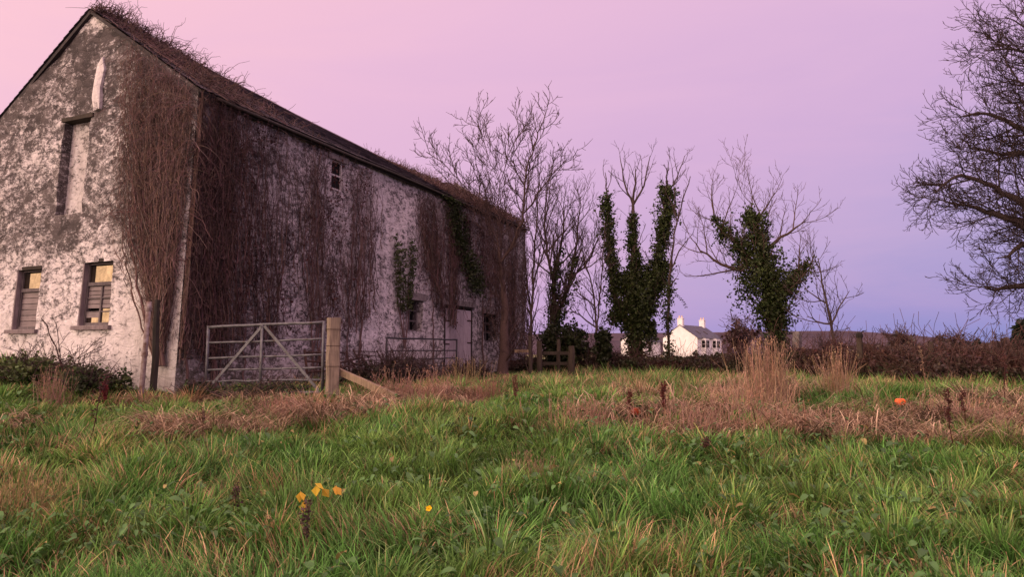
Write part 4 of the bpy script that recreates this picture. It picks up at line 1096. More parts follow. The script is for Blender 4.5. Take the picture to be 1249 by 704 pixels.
round_shrub('conifer', 'dark tall conifer cut off by the right edge', 1249, 436, 393, 44, 55, 2600, .4, (.022, .03, .022), 1, 'tree', conic=True)
round_shrub('distant_tree', 'wispy bare tree just left of the edge conifer', 1222, 434, 409, 20, 60, 0, .4, (.05, .04, .04), 10, 'tree', tw=260)
mb = MB(); n = 9000; px = 1040 + rng.random(n) * 420; hh = 8 + 9 * fbm(px * .035, px * 0, 12, 3) + 5 * sstep(1180, 1240, px); Yv = 72 + 22 * rng.random(n)
zt = CAMZ + (432 - (436 - hh * rng.random(n))) / F * Yv
mb.leaves(np.stack([(px - W / 2) / F * Yv, Yv, zt], 1), .45 + .4 * rng.random(n), jitter_cols((.065, .042, .038), n, .4))
tag(mb.build('distant_scrub', M['leaf']), 'dull brown scrub line along the far side of the field', 'scrub', kind='stuff')

# shrubs close to the trees
round_shrub('evergreen_shrub', 'dark green shrub under the forked ivied trunks', 690, 458, 392, 62, 24, 3600, .12, (.028, .036, .014), 12)
round_shrub('evergreen_shrub', 'dark upright ivied stump bush left of the tall ivied tree', 736, 462, 398, 22, 22.5, 1900, .11, (.026, .034, .014), 10)
round_shrub('evergreen_shrub', 'low dark shrub in front of the white house', 850, 446, 431, 26, 30, 600, .13, (.028, .036, .018), 8)
round_shrub('red_shrub', 'dark red leafless thicket at the foot of the small bare tree', 1016, 458, 416, 44, 18.6, 1500, .07, (.085, .03, .026), 60, tw=700)
round_shrub('bramble_bush', 'dark bramble heap at foot of the wall by the old gate', 480, 474, 446, 120, 15.2, 3200, .07, (.035, .028, .02), 50, tw=700)
round_shrub('bramble_bush', 'dark low bramble at foot of the wall below the plank door', 565, 468, 448, 70, 19.5, 1500, .08, (.04, .032, .02), 40, tw=400)
round_shrub('bramble_bush', 'leafy green bramble at left foot of the gable', 25, 468, 436, 110, 12.4, 1700, .07, (.075, .10, .035), 30, tw=200)
round_shrub('bramble_bush', 'dark green bramble below the right gable window', 108, 476, 450, 80, 12.0, 1500, .07, (.05, .07, .026), 26, tw=200)
round_shrub('bramble_bush', 'small dark weeds at the bottom of the barn corner', 240, 492, 470, 60, 12.0, 1300, .06, (.028, .038, .016), 20, tw=150)
round_shrub('bramble_bush', 'dark nettle clump growing under the galvanised gate', 330, 494, 474, 120, 12.1, 2200, .06, (.032, .045, .018), 30, tw=250)

# bare bush in front of the gable
make_tree('bare_sapling', 'wiry leafless bush in front of the two gable windows', [[(80, 470), (74, 440), (62, 408), (50, 388)], [(79, 465), (72, 420), (68, 392)], [(82, 468), (92, 440), (106, 428), (124, 412)], [(84, 462), (100, 436), (128, 420)]], 12.1, Cfg(sp=(.16, .12), ln=(.35, .16), ang=(40, 40), up=(.1, .1), wob=(.12, .14), start=(.25, .2)), 0.0035, .014, (.05, .028, .026), (.055, .03, .028), cat='bush', bury=.1)

# ------------------------------------------------------------------ hedge
hp = [(560, 27), (690, 24), (760, 22.5), (850, 21), (930, 18.8), (1000, 17.2), (1100, 14.9), (1180, 14.2), (1260, 13.8), (1340, 13.6), (1450, 13.4)]
ht = [440, 432, 433, 442, 430, 430, 432, 431, 435, 437, 438]
pxs_ = np.array([p[0] for p in hp]); Ys_ = np.array([p[1] for p in hp])
hedge = thing('hedge', 'rough brown and green bramble hedge running along the far edge of the grass', 'hedge', at(950, 450, 20))
mb = MB(); n = 72000
px = 560 + rng.random(n) * 890; Yc = np.interp(px, pxs_, Ys_); dep = rng.random(n) * 1.9; Yv = Yc + dep
x = (px - W / 2) / F * Yv
top = CAMZ + (432 - np.interp(px, pxs_, ht)) / F * Yc + .75 * (fbm(x * .7, Yv * .5, 21, 4) - .5) - .25 * sstep(.5, 0, dep)
g0 = ground(x, Yv); f = 1 - rng.random(n) ** 1.7
z = g0 + (top - g0) * f; hk = rng.random(n) < .30 + .75 * sstep(.3, .6, vnoise(x * 2.4, z * 3 + Yv, 27)) + .6 * (f < .45); px, Yc, dep, Yv, x, top, g0, f, z = [q_[hk] for q_ in (px, Yc, dep, Yv, x, top, g0, f, z)]; n = len(x)
nz = fbm(x * .8, z * 2.0 + Yv, 51, 3)
cbrown = np.array([.062, .044, .036]); cgreen = np.array([.048, .058, .026]); cred = np.array([.068, .034, .028])
g_ = sstep(.42, .6, nz + .12 * sstep(1.6, .9, z) - .08)[:, None]; cc = cbrown * (1 - g_) + cgreen * g_
rd = sstep(.55, .7, fbm(x * .5 + 9, z * 1.3, 53, 3))[:, None] * (z > 1.1)[:, None]; cc = cc * (1 - rd) + cred * rd
mb.leaves(np.stack([x, Yv, z], 1), .05 + .07 * rng.random(n), jitter_cols(1, n, .4) * cc, up=np.array([0, -.3, .1])); mb.build('foliage', M['leaf'], hedge)
mb = MB(); n = 2600; px = 560 + rng.random(n) * 890; Yv = np.interp(px, pxs_, Ys_) + rng.random(n) * 1.8; x = (px - W / 2) / F * Yv
top = CAMZ + (432 - np.interp(px, pxs_, ht)) / F * Yv + .05 + .38 * rng.random(n) ** 2; g0 = ground(x, Yv)
A = np.stack([x, Yv, g0], 1); vel = np.stack([rng.normal(0, .6, n), rng.normal(0, .3, n), 1 + 0 * x], 1); P = np.empty((n, 7, 3)); P[:, 0] = A; ln = ((top - g0) / 4.6)[:, None] * (.7 + .6 * rng.random((n, 1)))
for k in range(1, 7):
    vel = vel + rng.normal(0, .18, (n, 3)) - UP * .16 * (k > 3); P[:, k] = P[:, k - 1] + vel / np.linalg.norm(vel, axis=1, keepdims=True) * ln
mb.tubes(P, np.full((n, 7), .005), 3, jitter_cols((.075, .042, .036), n, .4)); mb.build('stem', M['stem'], hedge)

# fence posts
def post(px, y0, y1, Y, r, label, lean=0, sq=False, cat='fence post', name='fence_post', mat='darkpost', extra=None):
    a = at(px, y0, Y); a[2] = float(ground(a[0], a[1])) - .1; b = at(px + lean, y1, Y)
    mb = MB(); n = 6; pts = [a + (b - a) * k / (n - 1) + rng.normal(0, r * .08, 3) for k in range(n)]
    mb.tube(pts, np.array([1.05, 1.0, .98, .97, .95, .85]) * r, 4 if sq else 7, (.55, .5, .45)); o = mb.build(name, M[mat], loc=a)
    return tag(o, label, cat, None)
post(972, 455, 405, 21, .15, 'stout stone gate pillar right of the leaning ivied tree', 0, True, name='stone_pillar', cat='pillar', mat='lintel')
po = post(1051, 445, 411, 16.4, .075, 'weathered fence post with a dark tattered top in the hedge', -3)
post(1138, 440, 417, 15.4, .06, 'dark slanting fence post standing in the hedge', -2.5)
post(658, 468, 416, 20.5, .085, 'grey split post beside the trunk of the tall bare tree', 0)
post(681, 465, 414, 21, .06, 'thin grey post right of the split post', 0)
post(697, 470, 422, 20.2, .10, 'lichened round post below the dark green shrub', 0)
post(647, 466, 410, 20, .045, 'slim crooked stake at far barn corner', -1)
post(1024, 452, 424, 20.5, .06, 'short post behind the small slim bare tree', 2)
a = at(630, 428, 20.6); b = at(644, 429, 20.4); mb = MB(); mb.box((a + b) / 2, np.array([[1, 0, 0], [0, 1, 0], [0, 0, 1]]), (.22, .02, .045), (.5, .45, .38)); rl1 = mb.build('fence_rail', M['post'], loc=a); tag(rl1, 'short pale rail nailed across stakes by the tall bare trunk', 'rail')
a = at(657, 430, 20.65); b = at(700, 432, 20.6); mb = MB(); mb.box((a + b) / 2, np.array([[1, 0, 0], [0, 1, 0], [0, 0, 1]]), ((b[0] - a[0]) / 2, .02, .05), (.4, .38, .35))
mb.box((a + b) / 2 - UP * .30, np.array([[1, 0, 0], [0, 1, 0], [0, 0, 1]]), ((b[0] - a[0]) / 2, .02, .045), (.4, .38, .35)); tag(mb.build('rail_fence', M['darkpost'], loc=a), 'dark timber rails joining the posts under the trees', 'fence')
a = at(978, 424, 20.8); b = at(1000, 440, 20.6); mb = MB(); mb.tube([a, (a + b) / 2 - UP * .03, b], .05, 6, (.5, .45, .4)); tag(mb.build('fallen_rail', M['post'], loc=b), 'fallen pole sloping down from the stone pillar', 'rail')
bp = at(1048, 411, 16.4)
mb = MB(); mb.tube([bp + UP * -.02, bp + UP * .06, bp + np.array([.01, 0, .10])], [.085, .08, .05], 7, (.2, .2, .2)); mb.tube([bp + UP * .05, bp + np.array([.09, 0, .13]), bp + np.array([.16, 0, .14])], [.02, .014, .008], 5, (.2, .2, .2)); mb.build('cap', M['darkpost'], po)

# ------------------------------------------------------------------ white houses
def house(label, corner, ang, wid, ln, eave, ridge, bays, chim, windows=(), group=None):
    """corner: near ground corner; gable runs along a, facade along f"""
    corner = np.asarray(corner, float); root = thing('white_house', label, 'house', corner, group)
    a = np.array([-math.cos(ang), math.sin(ang), 0]); f = np.array([math.sin(ang), math.cos(ang), 0])
    P = lambda s, t, z: corner + a * s + f * t + UP * z
    mb = MB(); V = [P(0, 0, -1), P(wid, 0, -1), P(wid, 0, eave), P(wid / 2, 0, ridge), P(0, 0, eave), P(0, ln, -1), P(wid, ln, -1), P(wid, ln, eave), P(wid / 2, ln, ridge), P(0, ln, eave)]
    mb.add(V, [[0, 1, 2, 4], [5, 9, 7, 6], [0, 4, 9, 5], [1, 6, 7, 2]]); mb.F.setdefault(3, []).append(np.array([[2, 3, 4], [7, 9, 8]])); mb.build('wall', M['render'], root)
    mb = MB(); ov = .3; k = (ridge - eave) / (wid / 2)
    for sg in (0, 1):
        e0, e1 = (-ov, wid / 2) if sg == 0 else (wid + ov, wid / 2); ze = eave - ov * k
        top = [P(e0, -.12, ze + .1), P(e0, ln + .12, ze + .1), P(e1, ln + .12, ridge + .1), P(e1, -.12, ridge + .1)]; bot = [p - UP * .09 for p in top]
        mb.add(top + bot, [[0, 1, 2, 3], [4, 7, 6, 5], [0, 4, 5, 1], [3, 2, 6, 7], [0, 3, 7, 4], [1, 5, 6, 2]])
    rf = mb.build('roof', M['hslate'], root)
    ax = np.array([a, f, UP])
    for t in chim:
        mb = MB(); mb.box(P(wid / 2, t, ridge + .45), ax, (.55, .4, .85)); mb.box(P(wid / 2, t, ridge + 1.36), ax, (.62, .46, .07)); ch = mb.build('chimney', M['render'], rf)
        for d_ in (-.28, .28):
            mb = MB(); mb.tube([P(wid / 2 + d_, t, ridge + 1.4), P(wid / 2 + d_, t, ridge + 1.95)], [.16, .12], 8); mb.build('chimney_pot', M['pot'], ch)
    for t in bays:
        mb = MB(); pts = [(0.02, t - 1.5), (-.8, t - .85), (-.8, t + .85), (.02, t + 1.5)]; hi = eave - .12
        V = [P(x, y, -1) for x, y in pts] + [P(x, y, hi) for x, y in pts]; mb.add(V, [[0, 1, 5, 4], [1, 2, 6, 5], [2, 3, 7, 6], [4, 5, 6, 7]]); bw = mb.build('bay', M['render'], root)
        V = [P(x * 1.12, y, hi + .01) for x, y in pts] + [P(.02, t - .5, hi + .75), P(.02, t + .5, hi + .75)]
        mb = MB(); mb.add(V, [[1, 2, 5, 4]]); mb.F.setdefault(3, []).append(np.array([[0, 1, 4], [2, 3, 5]])); mb.build('bay_roof', M['hslate'], bw)
        for (x0, y0), (x1, y1), fr in ((pts[0], pts[1], .5), (pts[1], pts[2], .26), (pts[1], pts[2], .74), (pts[2], pts[3], .5)):
            p = P(x0 + (x1 - x0) * fr, y0 + (y1 - y0) * fr, hi - 1.15); e = P(x1, y1, 0) - P(x0, y0, 0); e /= np.linalg.norm(e); nn = np.cross(e, UP); nn = nn if nn @ (-a) < 0 or True else nn
            if nn @ (P(-1, t, 0) - P(0, t, 0)) < 0: nn = -nn
            mb = MB(); mb.box(p + nn * .02, np.array([e, nn, UP]), (.3, .03, .72)); w_ = mb.build('window', M['dark'], bw)
            mb = MB(); mb.box(p + nn * .055, np.array([e, nn, UP]), (.3, .008, .025)); mb.build('sash', M['render'], w_); mb = MB(); mb.box(p + nn * .03 - UP * .76, np.array([e, nn, UP]), (.38, .06, .04)); mb.build('sill', M['render'], w_)
    for t in windows:
        p = P(-.01, t, eave - 1.3); mb = MB(); mb.box(p, np.array([f, a, UP]), (.75, .03, .95)); w_ = mb.build('window', M['dark'], root)
        mb = MB(); mb.box(p - a * .04, np.array([f, a, UP]), (.03, .008, .95)); mb.box(p - a * .045, np.array([f, a, UP]), (.75, .008, .03)); mb.build('sash', M['render'], w_)
    # roof lights
    for t in (ln * .32, ln * .62):
        c = P(wid * .2, t, eave + .4 * (ridge - eave) + .16); sl_ = (a + UP * k); sl_ /= np.linalg.norm(sl_); mb = MB(); mb.box(c, np.array([f, sl_, np.cross(f, sl_)]), (.35, .5, .04)); mb.build('skylight', M['glass'], rf)
    return root
YH = 140.
cn = at(851, 434, YH); cn[2] = .8
house('long white house with twin bay windows and two tall chimneys', cn, math.radians(38), 7.4, 12.4, 3.95, 6.5, (3.2, 8.8), (.6, 11.4))
cn = at(786, 434, 150.); cn[2] = .8
house('plain white cottage half hidden behind the tall ivied tree', cn, math.radians(38), 5.6, 7.5, 3.5, 5.5, (), (.6,), windows=(2.6,))

# ------------------------------------------------------------------ grass
PUMP = on_ground(1098, 499); PUMP2 = on_ground(775, 510)
def blades(n, reg, hmin, hmax, wid, segs, colfn, flat=0.0, keepfn=None, curl=1.0, seed=0, tuft=0):
    x0, x1, y0, y1 = reg
    y = y0 + (y1 - y0) * rng.random(n) ; lim = .80 * y + 1.3; x = (rng.random(n) * 2 - 1) * lim
    if tuft:
        cy = y0 + (y1 - y0) * rng.random(tuft); cx = (rng.random(tuft) * 2 - 1) * (.8 * cy + 1.3); ci = rng.integers(0, tuft, n); ts = (.09 + .11 * rng.random(tuft))[ci]
        ox = rng.normal(0, 1, n) * ts; oy = rng.normal(0, 1, n) * ts; x = cx[ci] + ox; y = cy[ci] + oy; tl = (.6 + .8 * rng.random(tuft))[ci]; tc = (.55 + .9 * rng.random((tuft, 1)) + np.array([.12, 0, 0]) * (rng.random((tuft, 1)) < .25))[ci]; ta = np.arctan2(oy, ox); td = np.hypot(ox, oy) / ts
    k = np.ones(n, bool)
    for Q in (PUMP, PUMP2): k &= ~((np.abs(x - Q[0] * y / Q[1]) < .24) & (y < Q[1] + .08) & (y > Q[1] - (1.25 if Q is PUMP else .8)))
    # keep clear of the barn
    s_ = (x - C0[0]) * D[0] + (y - C0[1]) * D[1]; g_ = (x - C0[0]) * G[0] + (y - C0[1]) * G[1]
    k &= ~((s_ > -.05) & (g_ > -.05))
    if keepfn is not None: k &= keepfn(x, y)
    x = x[k]; y = y[k]; n = len(x)
    if tuft: tl = tl[k]; tc = tc[k]; ta = ta[k]; td = td[k]
    cl = fbm(x * 1.4 + 5, y * 1.4, 61 + seed, 3); cl2 = vnoise(x * 3.5, y * 3.5, 67 + seed)
    gs_ = (1 - .5 * sstep(10.2, 11.6, y) * sstep(2, -1, x)); h = gs_ * (hmin + (hmax - hmin) * rng.random(n)) * (.2 + 1.55 * cl) * (.6 + .8 * cl2)
    th = 2 * PI * (fbm(x * .9, y * .9, 71 + seed, 2) * 2.2) + rng.normal(0, 1.0, n)
    lean = (.25 + .75 * rng.random(n)) * (.6 + .8 * vnoise(x * 2.0, y * 2.0, 79 + seed)) * curl + flat
    if tuft: h = (hmin + (hmax - hmin) * rng.random(n)) * tl; th = ta + rng.normal(0, .45, n); lean = (.15 + .42 * td) * (.7 + .6 * rng.random(n)) * curl
    b = np.stack([x, y, ground(x, y) - .02], 1)
    dx = np.stack([np.cos(th), np.sin(th), 0 * th], 1); fa = th + PI / 2 + rng.normal(0, .5, n); wx = np.stack([np.cos(fa), np.sin(fa), 0 * th], 1)
    t = np.linspace(0, 1, segs + 1)
    V = []; hw = wid * (.6 + .8 * rng.random(n))
    ph = np.outer(t, lean) * 1.25 + .12
    px_ = np.zeros((n,)); pz_ = np.zeros((n,)); prev = 0
    pts = []
    for q in range(segs + 1):
        if q: px_ = px_ + np.sin(ph[q]) * h / segs; pz_ = pz_ + np.cos(ph[q]) * h / segs
        c = b + dx * px_[:, None] + UP * np.maximum(pz_, .004 + 0 * pz_)[:, None]; wv = hw * (1 - t[q] ** 1.6)
        if q < segs: V += [c - wx * wv[:, None], c + wx * wv[:, None]]
        else: V += [c]
    nv = 2 * segs + 1; V = np.stack(V, 1).reshape(-1, 3)
    o = np.arange(n)[:, None] * nv
    quads = np.concatenate([o + [2 * q, 2 * q + 1, 2 * q + 3, 2 * q + 2] for q in range(segs - 1)]) if segs > 1 else None
    tri = o + [2 * segs - 2, 2 * segs - 1, 2 * segs]
    col = colfn(x, y, cl, n)
    if tuft: col = col * tc
    sh = np.repeat(np.linspace(.3, 1.15, segs + 1), 2)[:nv]  # blade roots coloured darker to stand in for shade between blades
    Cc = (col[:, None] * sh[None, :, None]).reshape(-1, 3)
    return V, quads, tri, Cc

def gcol(x, y, cl, n):
    base = np.array([.150, .300, .062]); lush = np.array([.105, .265, .050]); yel = np.array([.27, .32, .09]); ded = np.array([.44, .32, .19]); pale = np.array([.24, .36, .13])
    m = fbm(x * .7 + 3, y * .7, 91, 3)[:, None]; c = base * (1 - sstep(.4, .6, m)) + lush * sstep(.4, .6, m)
    r = rng.random(n); p = fbm(x * 1.1 + 17, y * 1.1, 95, 3)
    c = np.where((r < .06 + .14 * sstep(.5, .72, p))[:, None], yel, c); c = np.where((r > .90)[:, None], pale, c)
    dead = rng.random(n) < (.02 + .13 * sstep(.52, .75, fbm(x * .8, y * .8 + 33, 97, 3)) + .6 * dead_mask(x, y) + .24 * sstep(11.5, 14, y) + .25 * sstep(.55, .7, vnoise(x * 1.2, y * 2.5, 211)))
    c = np.where(dead[:, None], ded * np.array([1, .92, .85]), c)
    return c * 1.22 * (.38 + 1.05 * rng.random((n, 1)) ** 1.3) * (.75 + .5 * vnoise(x * 5, y * 5, 111))[:, None]
def dcol(x, y, cl, n):
    a = np.array([.55, .42, .28]); b = np.array([.28, .185, .115]); t = rng.random((n, 1)); return (a * t + b * (1 - t)) * (.35 + 1.25 * rng.random((n, 1))) * (.55 + .8 * vnoise(x * 2.2, y * 3.0, 131))[:, None]

mb = MB()
def addb(r):
    V, q, t, c = r; n0 = mb.n; mb.add(V, t, c)
    if q is not None: mb.F.setdefault(4, []).append(q + n0)
notdead = lambda x, y: rng.random(len(x)) > .8 * dead_mask(x, y)
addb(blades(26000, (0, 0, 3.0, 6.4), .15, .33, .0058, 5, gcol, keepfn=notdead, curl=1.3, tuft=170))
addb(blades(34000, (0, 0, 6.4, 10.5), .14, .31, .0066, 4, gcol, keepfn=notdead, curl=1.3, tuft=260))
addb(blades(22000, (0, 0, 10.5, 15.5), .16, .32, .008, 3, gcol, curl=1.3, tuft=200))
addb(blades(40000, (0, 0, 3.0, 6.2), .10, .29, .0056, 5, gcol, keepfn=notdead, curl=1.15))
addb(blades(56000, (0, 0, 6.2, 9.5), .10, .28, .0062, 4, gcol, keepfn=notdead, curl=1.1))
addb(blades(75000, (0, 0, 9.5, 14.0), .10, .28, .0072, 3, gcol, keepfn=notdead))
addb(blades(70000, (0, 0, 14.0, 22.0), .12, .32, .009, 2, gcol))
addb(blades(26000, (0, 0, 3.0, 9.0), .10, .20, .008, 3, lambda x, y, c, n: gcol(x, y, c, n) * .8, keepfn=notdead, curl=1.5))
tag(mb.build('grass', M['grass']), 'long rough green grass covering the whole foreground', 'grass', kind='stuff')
mb = MB(); indead = lambda x, y: rng.random(len(x)) < dead_mask(x, y) * 1.1
addb(blades(80000, (0, 0, 7.5, 13.5), .25, .7, .0072, 4, dcol, flat=.85, keepfn=indead, curl=1.0, seed=9))
addb(blades(9000, (0, 0, 7.5, 13.5), .15, .42, .0045, 3, dcol, flat=0, keepfn=indead, curl=.6, seed=5))
tag(mb.build('dead_grass', M['straw']), 'flattened bleached straw lying in pinkish patches across the grass', 'dead grass', kind='stuff')

# standing straw tufts
def straw_tuft(label, px, py, n, h, spread, col=(.42, .28, .19), lean=0., curl=.25, group=None):
    b = on_ground(px, py); mb = MB(); k = 6
    A = b + np.stack([rng.normal(0, spread, n), rng.normal(0, spread * .6, n), np.zeros(n)], 1); A[:, 2] = ground(A[:, 0], A[:, 1]) - .02
    th = rng.random(n) * 2 * PI; ln = h * (.45 + .65 * rng.random(n)); a0 = np.abs(rng.normal(0, .16, n)); P = np.empty((n, k, 3)); P[:, 0] = A; ang = a0.copy()
    for q in range(1, k):
        ang = ang + curl * .22 * rng.random(n) * 2 * a0 / .16
        P[:, q] = P[:, q - 1] + np.stack([np.sin(ang) * np.cos(th) + lean * q / k, np.sin(ang) * np.sin(th), np.cos(ang)], 1) * (ln / (k - 1))[:, None]
    R = np.tile(np.linspace(.0042, .0018, k), (n, 1)); cols = jitter_cols(col, n, .35); mb.tubes(P, R, 3, cols)
    # seed heads
    m = n // 2; tips = P[:m, -1]; mb.leaves(np.repeat(tips, 3, 0) + rng.normal(0, .014, (m * 3, 3)), .036, np.repeat(cols[:m], 3, 0) * 1.05, up=UP * 1.5, aspect=.25, tilt=.35)
    return tag(mb.build('straw_tuft', M['straw'], loc=b), label, 'dry grass', group)
straw_tuft('tallest pale straw tuft standing in front of the leaning ivied tree', 935, 500, 330, 1.02, .17, curl=.12)
straw_tuft('lower straw skirt around the tallest tuft', 915, 508, 240, .6, .34, curl=.5)
straw_tuft('pale straw tuft below the small slim bare tree', 1022, 488, 170, .85, .12, lean=-.02)
straw_tuft('short straw clump at the left end of the right straw patch', 712, 522, 160, .42, .3, (.36, .22, .16))
straw_tuft('leaning straw clump beside the fallen strut', 500, 494, 260, .55, .35, (.33, .2, .15), .1, .6)
straw_tuft('straw clump just left of the gate post in the grass', 352, 520, 200, .45, .16, (.36, .21, .16), -.05, .5)
straw_tuft('upright reddish straw clump in the middle of the grass', 590, 492, 170, .38, .2, (.24, .13, .10))
straw_tuft('straw tuft under the left gable window in the bank', 62, 498, 110, .62, .12, (.3, .19, .14))
straw_tuft('broad straw clump lying to the right of the bright pumpkin', 1172, 520, 300, .42, .36, (.38, .24, .18), .05, .8)
straw_tuft('straw clump between the two tall right tufts', 975, 530, 260, .38, .4, (.38, .23, .17), -.1, .9)
straw_tuft('wide straw clump in front of the tallest tuft', 860, 530, 300, .45, .42, (.36, .22, .17), .1, .8)
straw_tuft('thin golden straw tuft below the barn door', 570, 472, 90, .6, .25, (.36, .27, .15))
straw_tuft('golden grass tuft in the bottom left corner', 22, 640, 240, .42, .2, (.30, .23, .11), .15, .9)
straw_tuft('faded grass tuft in the centre of the foreground', 640, 600, 170, .36, .14, (.27, .20, .12), .15, .8)

# dead dock stalks
def dock(label, px, py, h, lean=0., dense=1., col=(.06, .022, .018), group=None):
    b = on_ground(px, py); root = thing('dock_stalk', label, 'dock', b, group); mb = MB(); k = 8
    t = np.linspace(0, 1, k); P = b + np.stack([lean * h * t ** 1.3 + .01 * np.sin(t * 7 + px), .02 * np.sin(t * 5), h * t], 1); mb.tube(P, np.linspace(.007, .0035, k), 5, col)
    br = []
    for _ in range(int(9 * dense)):
        q = int(rng.integers(3, k - 1)); p = P[q]; th = rng.random() * 2 * PI; d_ = np.array([math.cos(th) * .35, math.sin(th) * .35, 1]) * h * (.10 + .12 * rng.random()); e = np.stack([p, p + d_ * .5 + np.array([math.cos(th), math.sin(th), 0]) * .015, p + d_]); mb.tube(e, [.003, .0025, .002], 4, col); br.append(e)
    mb.build('stem', M['stem'], root)
    mb = MB(); pts = np.concatenate([P[k // 2:]] + br); n = int(260 * dense); i_ = rng.integers(0, len(pts), n)
    mb.leaves(pts[i_] + rng.normal(0, .012, (n, 3)), .016 + .012 * rng.random(n), jitter_cols(np.array(col) * 1.25, n, .4), aspect=.9); mb.build('seed_head', M['leaf'], root)
    return root
dock('tall dark red dock stalk standing in front of the straw right of pumpkin', 1163, 553, .66, -.06)
dock('dark dock stalk just behind the tallest red dock', 1180, 528, .5, -.1, .6)
dock('dark red dock stalk leaning right below the gable', 106, 553, .85, .22, .8, (.055, .02, .022))
dock('crimson leafy weed stem at the foot of the gable', 124, 502, .4, .1, 2.2, (.12, .018, .022))
dock('dark red dock stalk left of the pair in mid grass', 768, 516, .42, .02, 1.2, (.085, .026, .02))
dock('thick dark red dock stalk right of the pair in mid grass', 811, 515, .5, -.03, 1.6, (.085, .024, .02))
dock('reddish dock stalk in front of the posts by the trees', 628, 500, .5, .03, 1.0, (.10, .04, .03))
dock('short brown dock stalk in the front left grass', 290, 640, .28, -.1, .5, (.06, .035, .03))
dock('brown dock stalk left of the yellow leaves plant', 372, 690, .42, .05, .5, (.07, .045, .04))
dock('thin brown stem in the grass left of gate', 243, 548, .42, .12, .4, (.12, .07, .05))
dock('dead stem right of the middle straw clump', 862, 560, .22, .0, .7, (.06, .03, .025))
dock('tall bare stem by the hedge left of the pumpkin', 1130, 480, .75, -.08, .3, (.20, .13, .09))
dock('dark thin dock stem in the right hand hedge', 1228, 500, .9, 0, .5, (.06, .025, .022))

# broad leaves in the grass
mb = MB(); n = 8500; y = 3.2 + 8 * rng.random(n) ** 1.2; x = (rng.random(n) * 2 - 1) * (.78 * y + .5); k = fbm(x * .9 + 11, y * .9, 101, 3) > .43; x = x[k]; y = y[k]; n = len(x)
A = np.stack([x, y, ground(x, y) + .05 + .15 * rng.random(n)], 1)
th = rng.random(n) * 2 * PI; d_ = np.stack([np.cos(th), np.sin(th), .2 + .6 * rng.random(n)], 1); d_ /= np.linalg.norm(d_, axis=1, keepdims=True); e = np.stack([-np.sin(th), np.cos(th), .25 * rng.normal(size=n)], 1)
ln = (.035 + .085 * rng.random(n) ** 1.6)[:, None]; ww = ln * (.18 + .16 * rng.random((n, 1))); V = []
for t, wf, dz in ((0, .12, 0), (.25, .8, .13), (.55, 1.0, .16), (.82, .55, .08)):
    c = A + d_ * ln * t + UP * dz * ln; V += [c - e * ww * wf + UP * .08 * ln, c, c + e * ww * wf + UP * .08 * ln]
V += [A + d_ * ln - UP * .05 * ln]
nv = 13; V = np.stack(V, 1).reshape(-1, 3); o = np.arange(n)[:, None] * nv
q = np.concatenate([o + [3 * r + c, 3 * r + c + 1, 3 * r + c + 4, 3 * r + c + 3] for r in range(3) for c in range(2)])
cols = np.where((rng.random(n) < .04)[:, None], np.array([.32, .26, .09]), np.array([.075, .165, .045])) * (.45 + .9 * rng.random((n, 1)))
mb.add(V, q, np.repeat(cols, nv, 0)); mb.F.setdefault(3, []).append(np.concatenate([o + [9, 10, 12], o + [10, 11, 12]]))
tag(mb.build('broadleaf_weeds', M['leaf'], smooth=True), 'broad dull green weed leaves scattered low among the grass', 'weeds', kind='stuff')

# yellowed leafy plant, buttercup, pumpkin
b = on_ground(388, 655); root = thing('yellow_leaved_plant', 'withered plant with drooping bright yellow leaves left of the buttercup', 'plant', b)
mb = MB(); tips = [at(370, 612, b[1]), at(385, 590, b[1] - .02), at(393, 596, b[1]), at(409, 593, b[1] + .03), at(366, 600, b[1])]
for t in tips: mb.tube([b - UP * .02, b * .5 + t * .5 + np.array([.01, 0, .03]), t + UP * .01], [.004, .003, .002], 5, (.16, .13, .05))
mb.build('stem', M['stem'], root)
for t in tips:
    mb = MB(); mb.leaves(t + rng.normal(0, .006, (2, 3)), .085, jitter_cols((.62, .42, .05), 2, .2), up=-UP * 1.6 + np.array([.5, -.3, 0]), aspect=.8, tilt=.5); mb.build('leaf', M['petal'], root)
b = on_ground(523, 672); c = at(523, 621, b[1]); root = thing('buttercup', 'single bright yellow buttercup flower in the front grass', 'flower', b)
mb = MB(); mb.tube([b, (b + c) / 2 + [.006, 0, 0], c], .002, 5, (.09, .13, .04)); mb.build('stem', M['stem'], root)
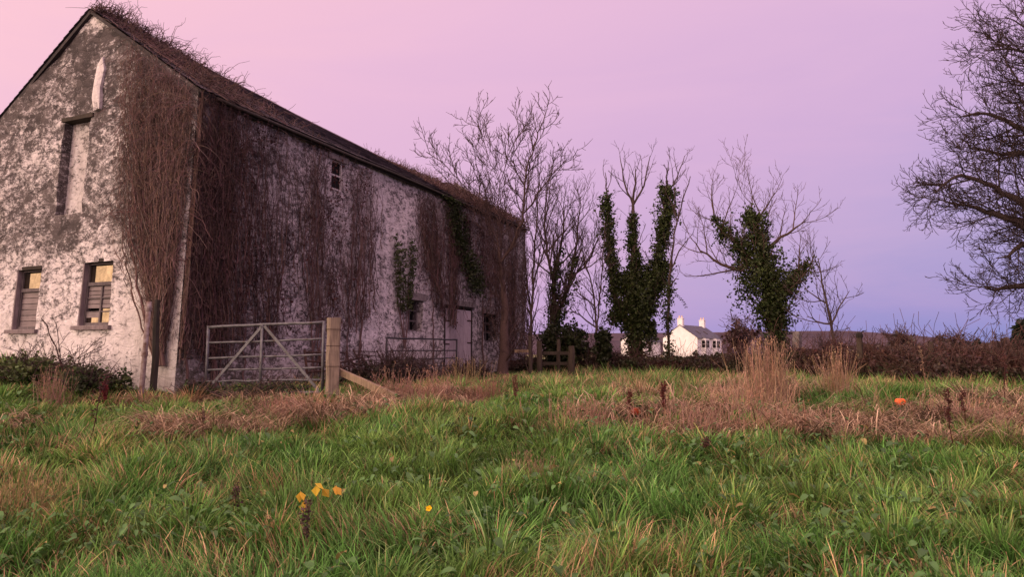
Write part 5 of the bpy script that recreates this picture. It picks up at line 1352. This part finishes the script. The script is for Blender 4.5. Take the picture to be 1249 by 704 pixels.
ax1 = np.array([1, 0, 0.1]); ax2 = np.array([0, .55, .83]); nn = np.array([0, -.83, .55])
mb = MB()
for k in range(5):
    an = k * 2 * PI / 5; d_ = ax1 * math.cos(an) + ax2 * math.sin(an); e = -ax1 * math.sin(an) + ax2 * math.cos(an)
    V = [c, c + d_ * .012 + e * .011 + nn * .004, c + d_ * .022 + e * .006 + nn * .008, c + d_ * .022 - e * .006 + nn * .008, c + d_ * .012 - e * .011 + nn * .004]
    mb.add(V, [[0, 1, 2, 3, 4]], (.85, .52, .01))
mb.build('petal', M['petal'], root)
mb = MB(); mb.tube([c, c + nn * .008], [.006, .004], 8, (.6, .35, .01)); mb.build('flower_centre', M['petal'], root)
def pumpkin(px, py, cy, R, mat, label):
  b = on_ground(px, py); c = at(px, cy, b[1])
  nu, nv_ = 40, 14; V = []
  for j in range(nv_ + 1):
      ph = PI * j / nv_
      for i in range(nu):
          an = 2 * PI * i / nu; rb = R * (1 - .10 * abs(math.cos(an * 4.5)) ** .6 * 1) * math.sin(ph) ** .8
          zz = R * .72 * math.cos(ph) * (1 - .35 * math.exp(-(math.sin(ph) / .35) ** 2))
          V.append(c + np.array([rb * math.cos(an), rb * math.sin(an), zz]))
  mb = MB(); mb.add(V, [[j * nu + i, j * nu + (i + 1) % nu, (j + 1) * nu + (i + 1) % nu, (j + 1) * nu + i] for j in range(nv_) for i in range(nu)])
  pk = mb.build('pumpkin', mat, loc=c - UP * R * .7, smooth=True); tag(pk, label, 'pumpkin', 'pumpkins left in the straw')
  mb = MB(); mb.tube([c + UP * R * .45, c + UP * R * .8 + [.004, 0, 0], c + UP * R * 1.15 + [.016, 0, 0]], [.013, .009, .010], 6, (.25, .19, .12)); mb.build('stalk', M['stem'], pk)

pumpkin(1098, 499, 490.5, .082, M['pumpkin'], 'bright orange pumpkin lying on the right hand straw patch')
pumpkin(775, 510, 502, .09, mat_noise('rotting_pumpkin', [(.3, (.20, .035, .02)), (.7, (.55, .10, .04))], 20, .6, .3, .01), 'dull reddish pumpkin half hidden in straw between dark dock stalks')
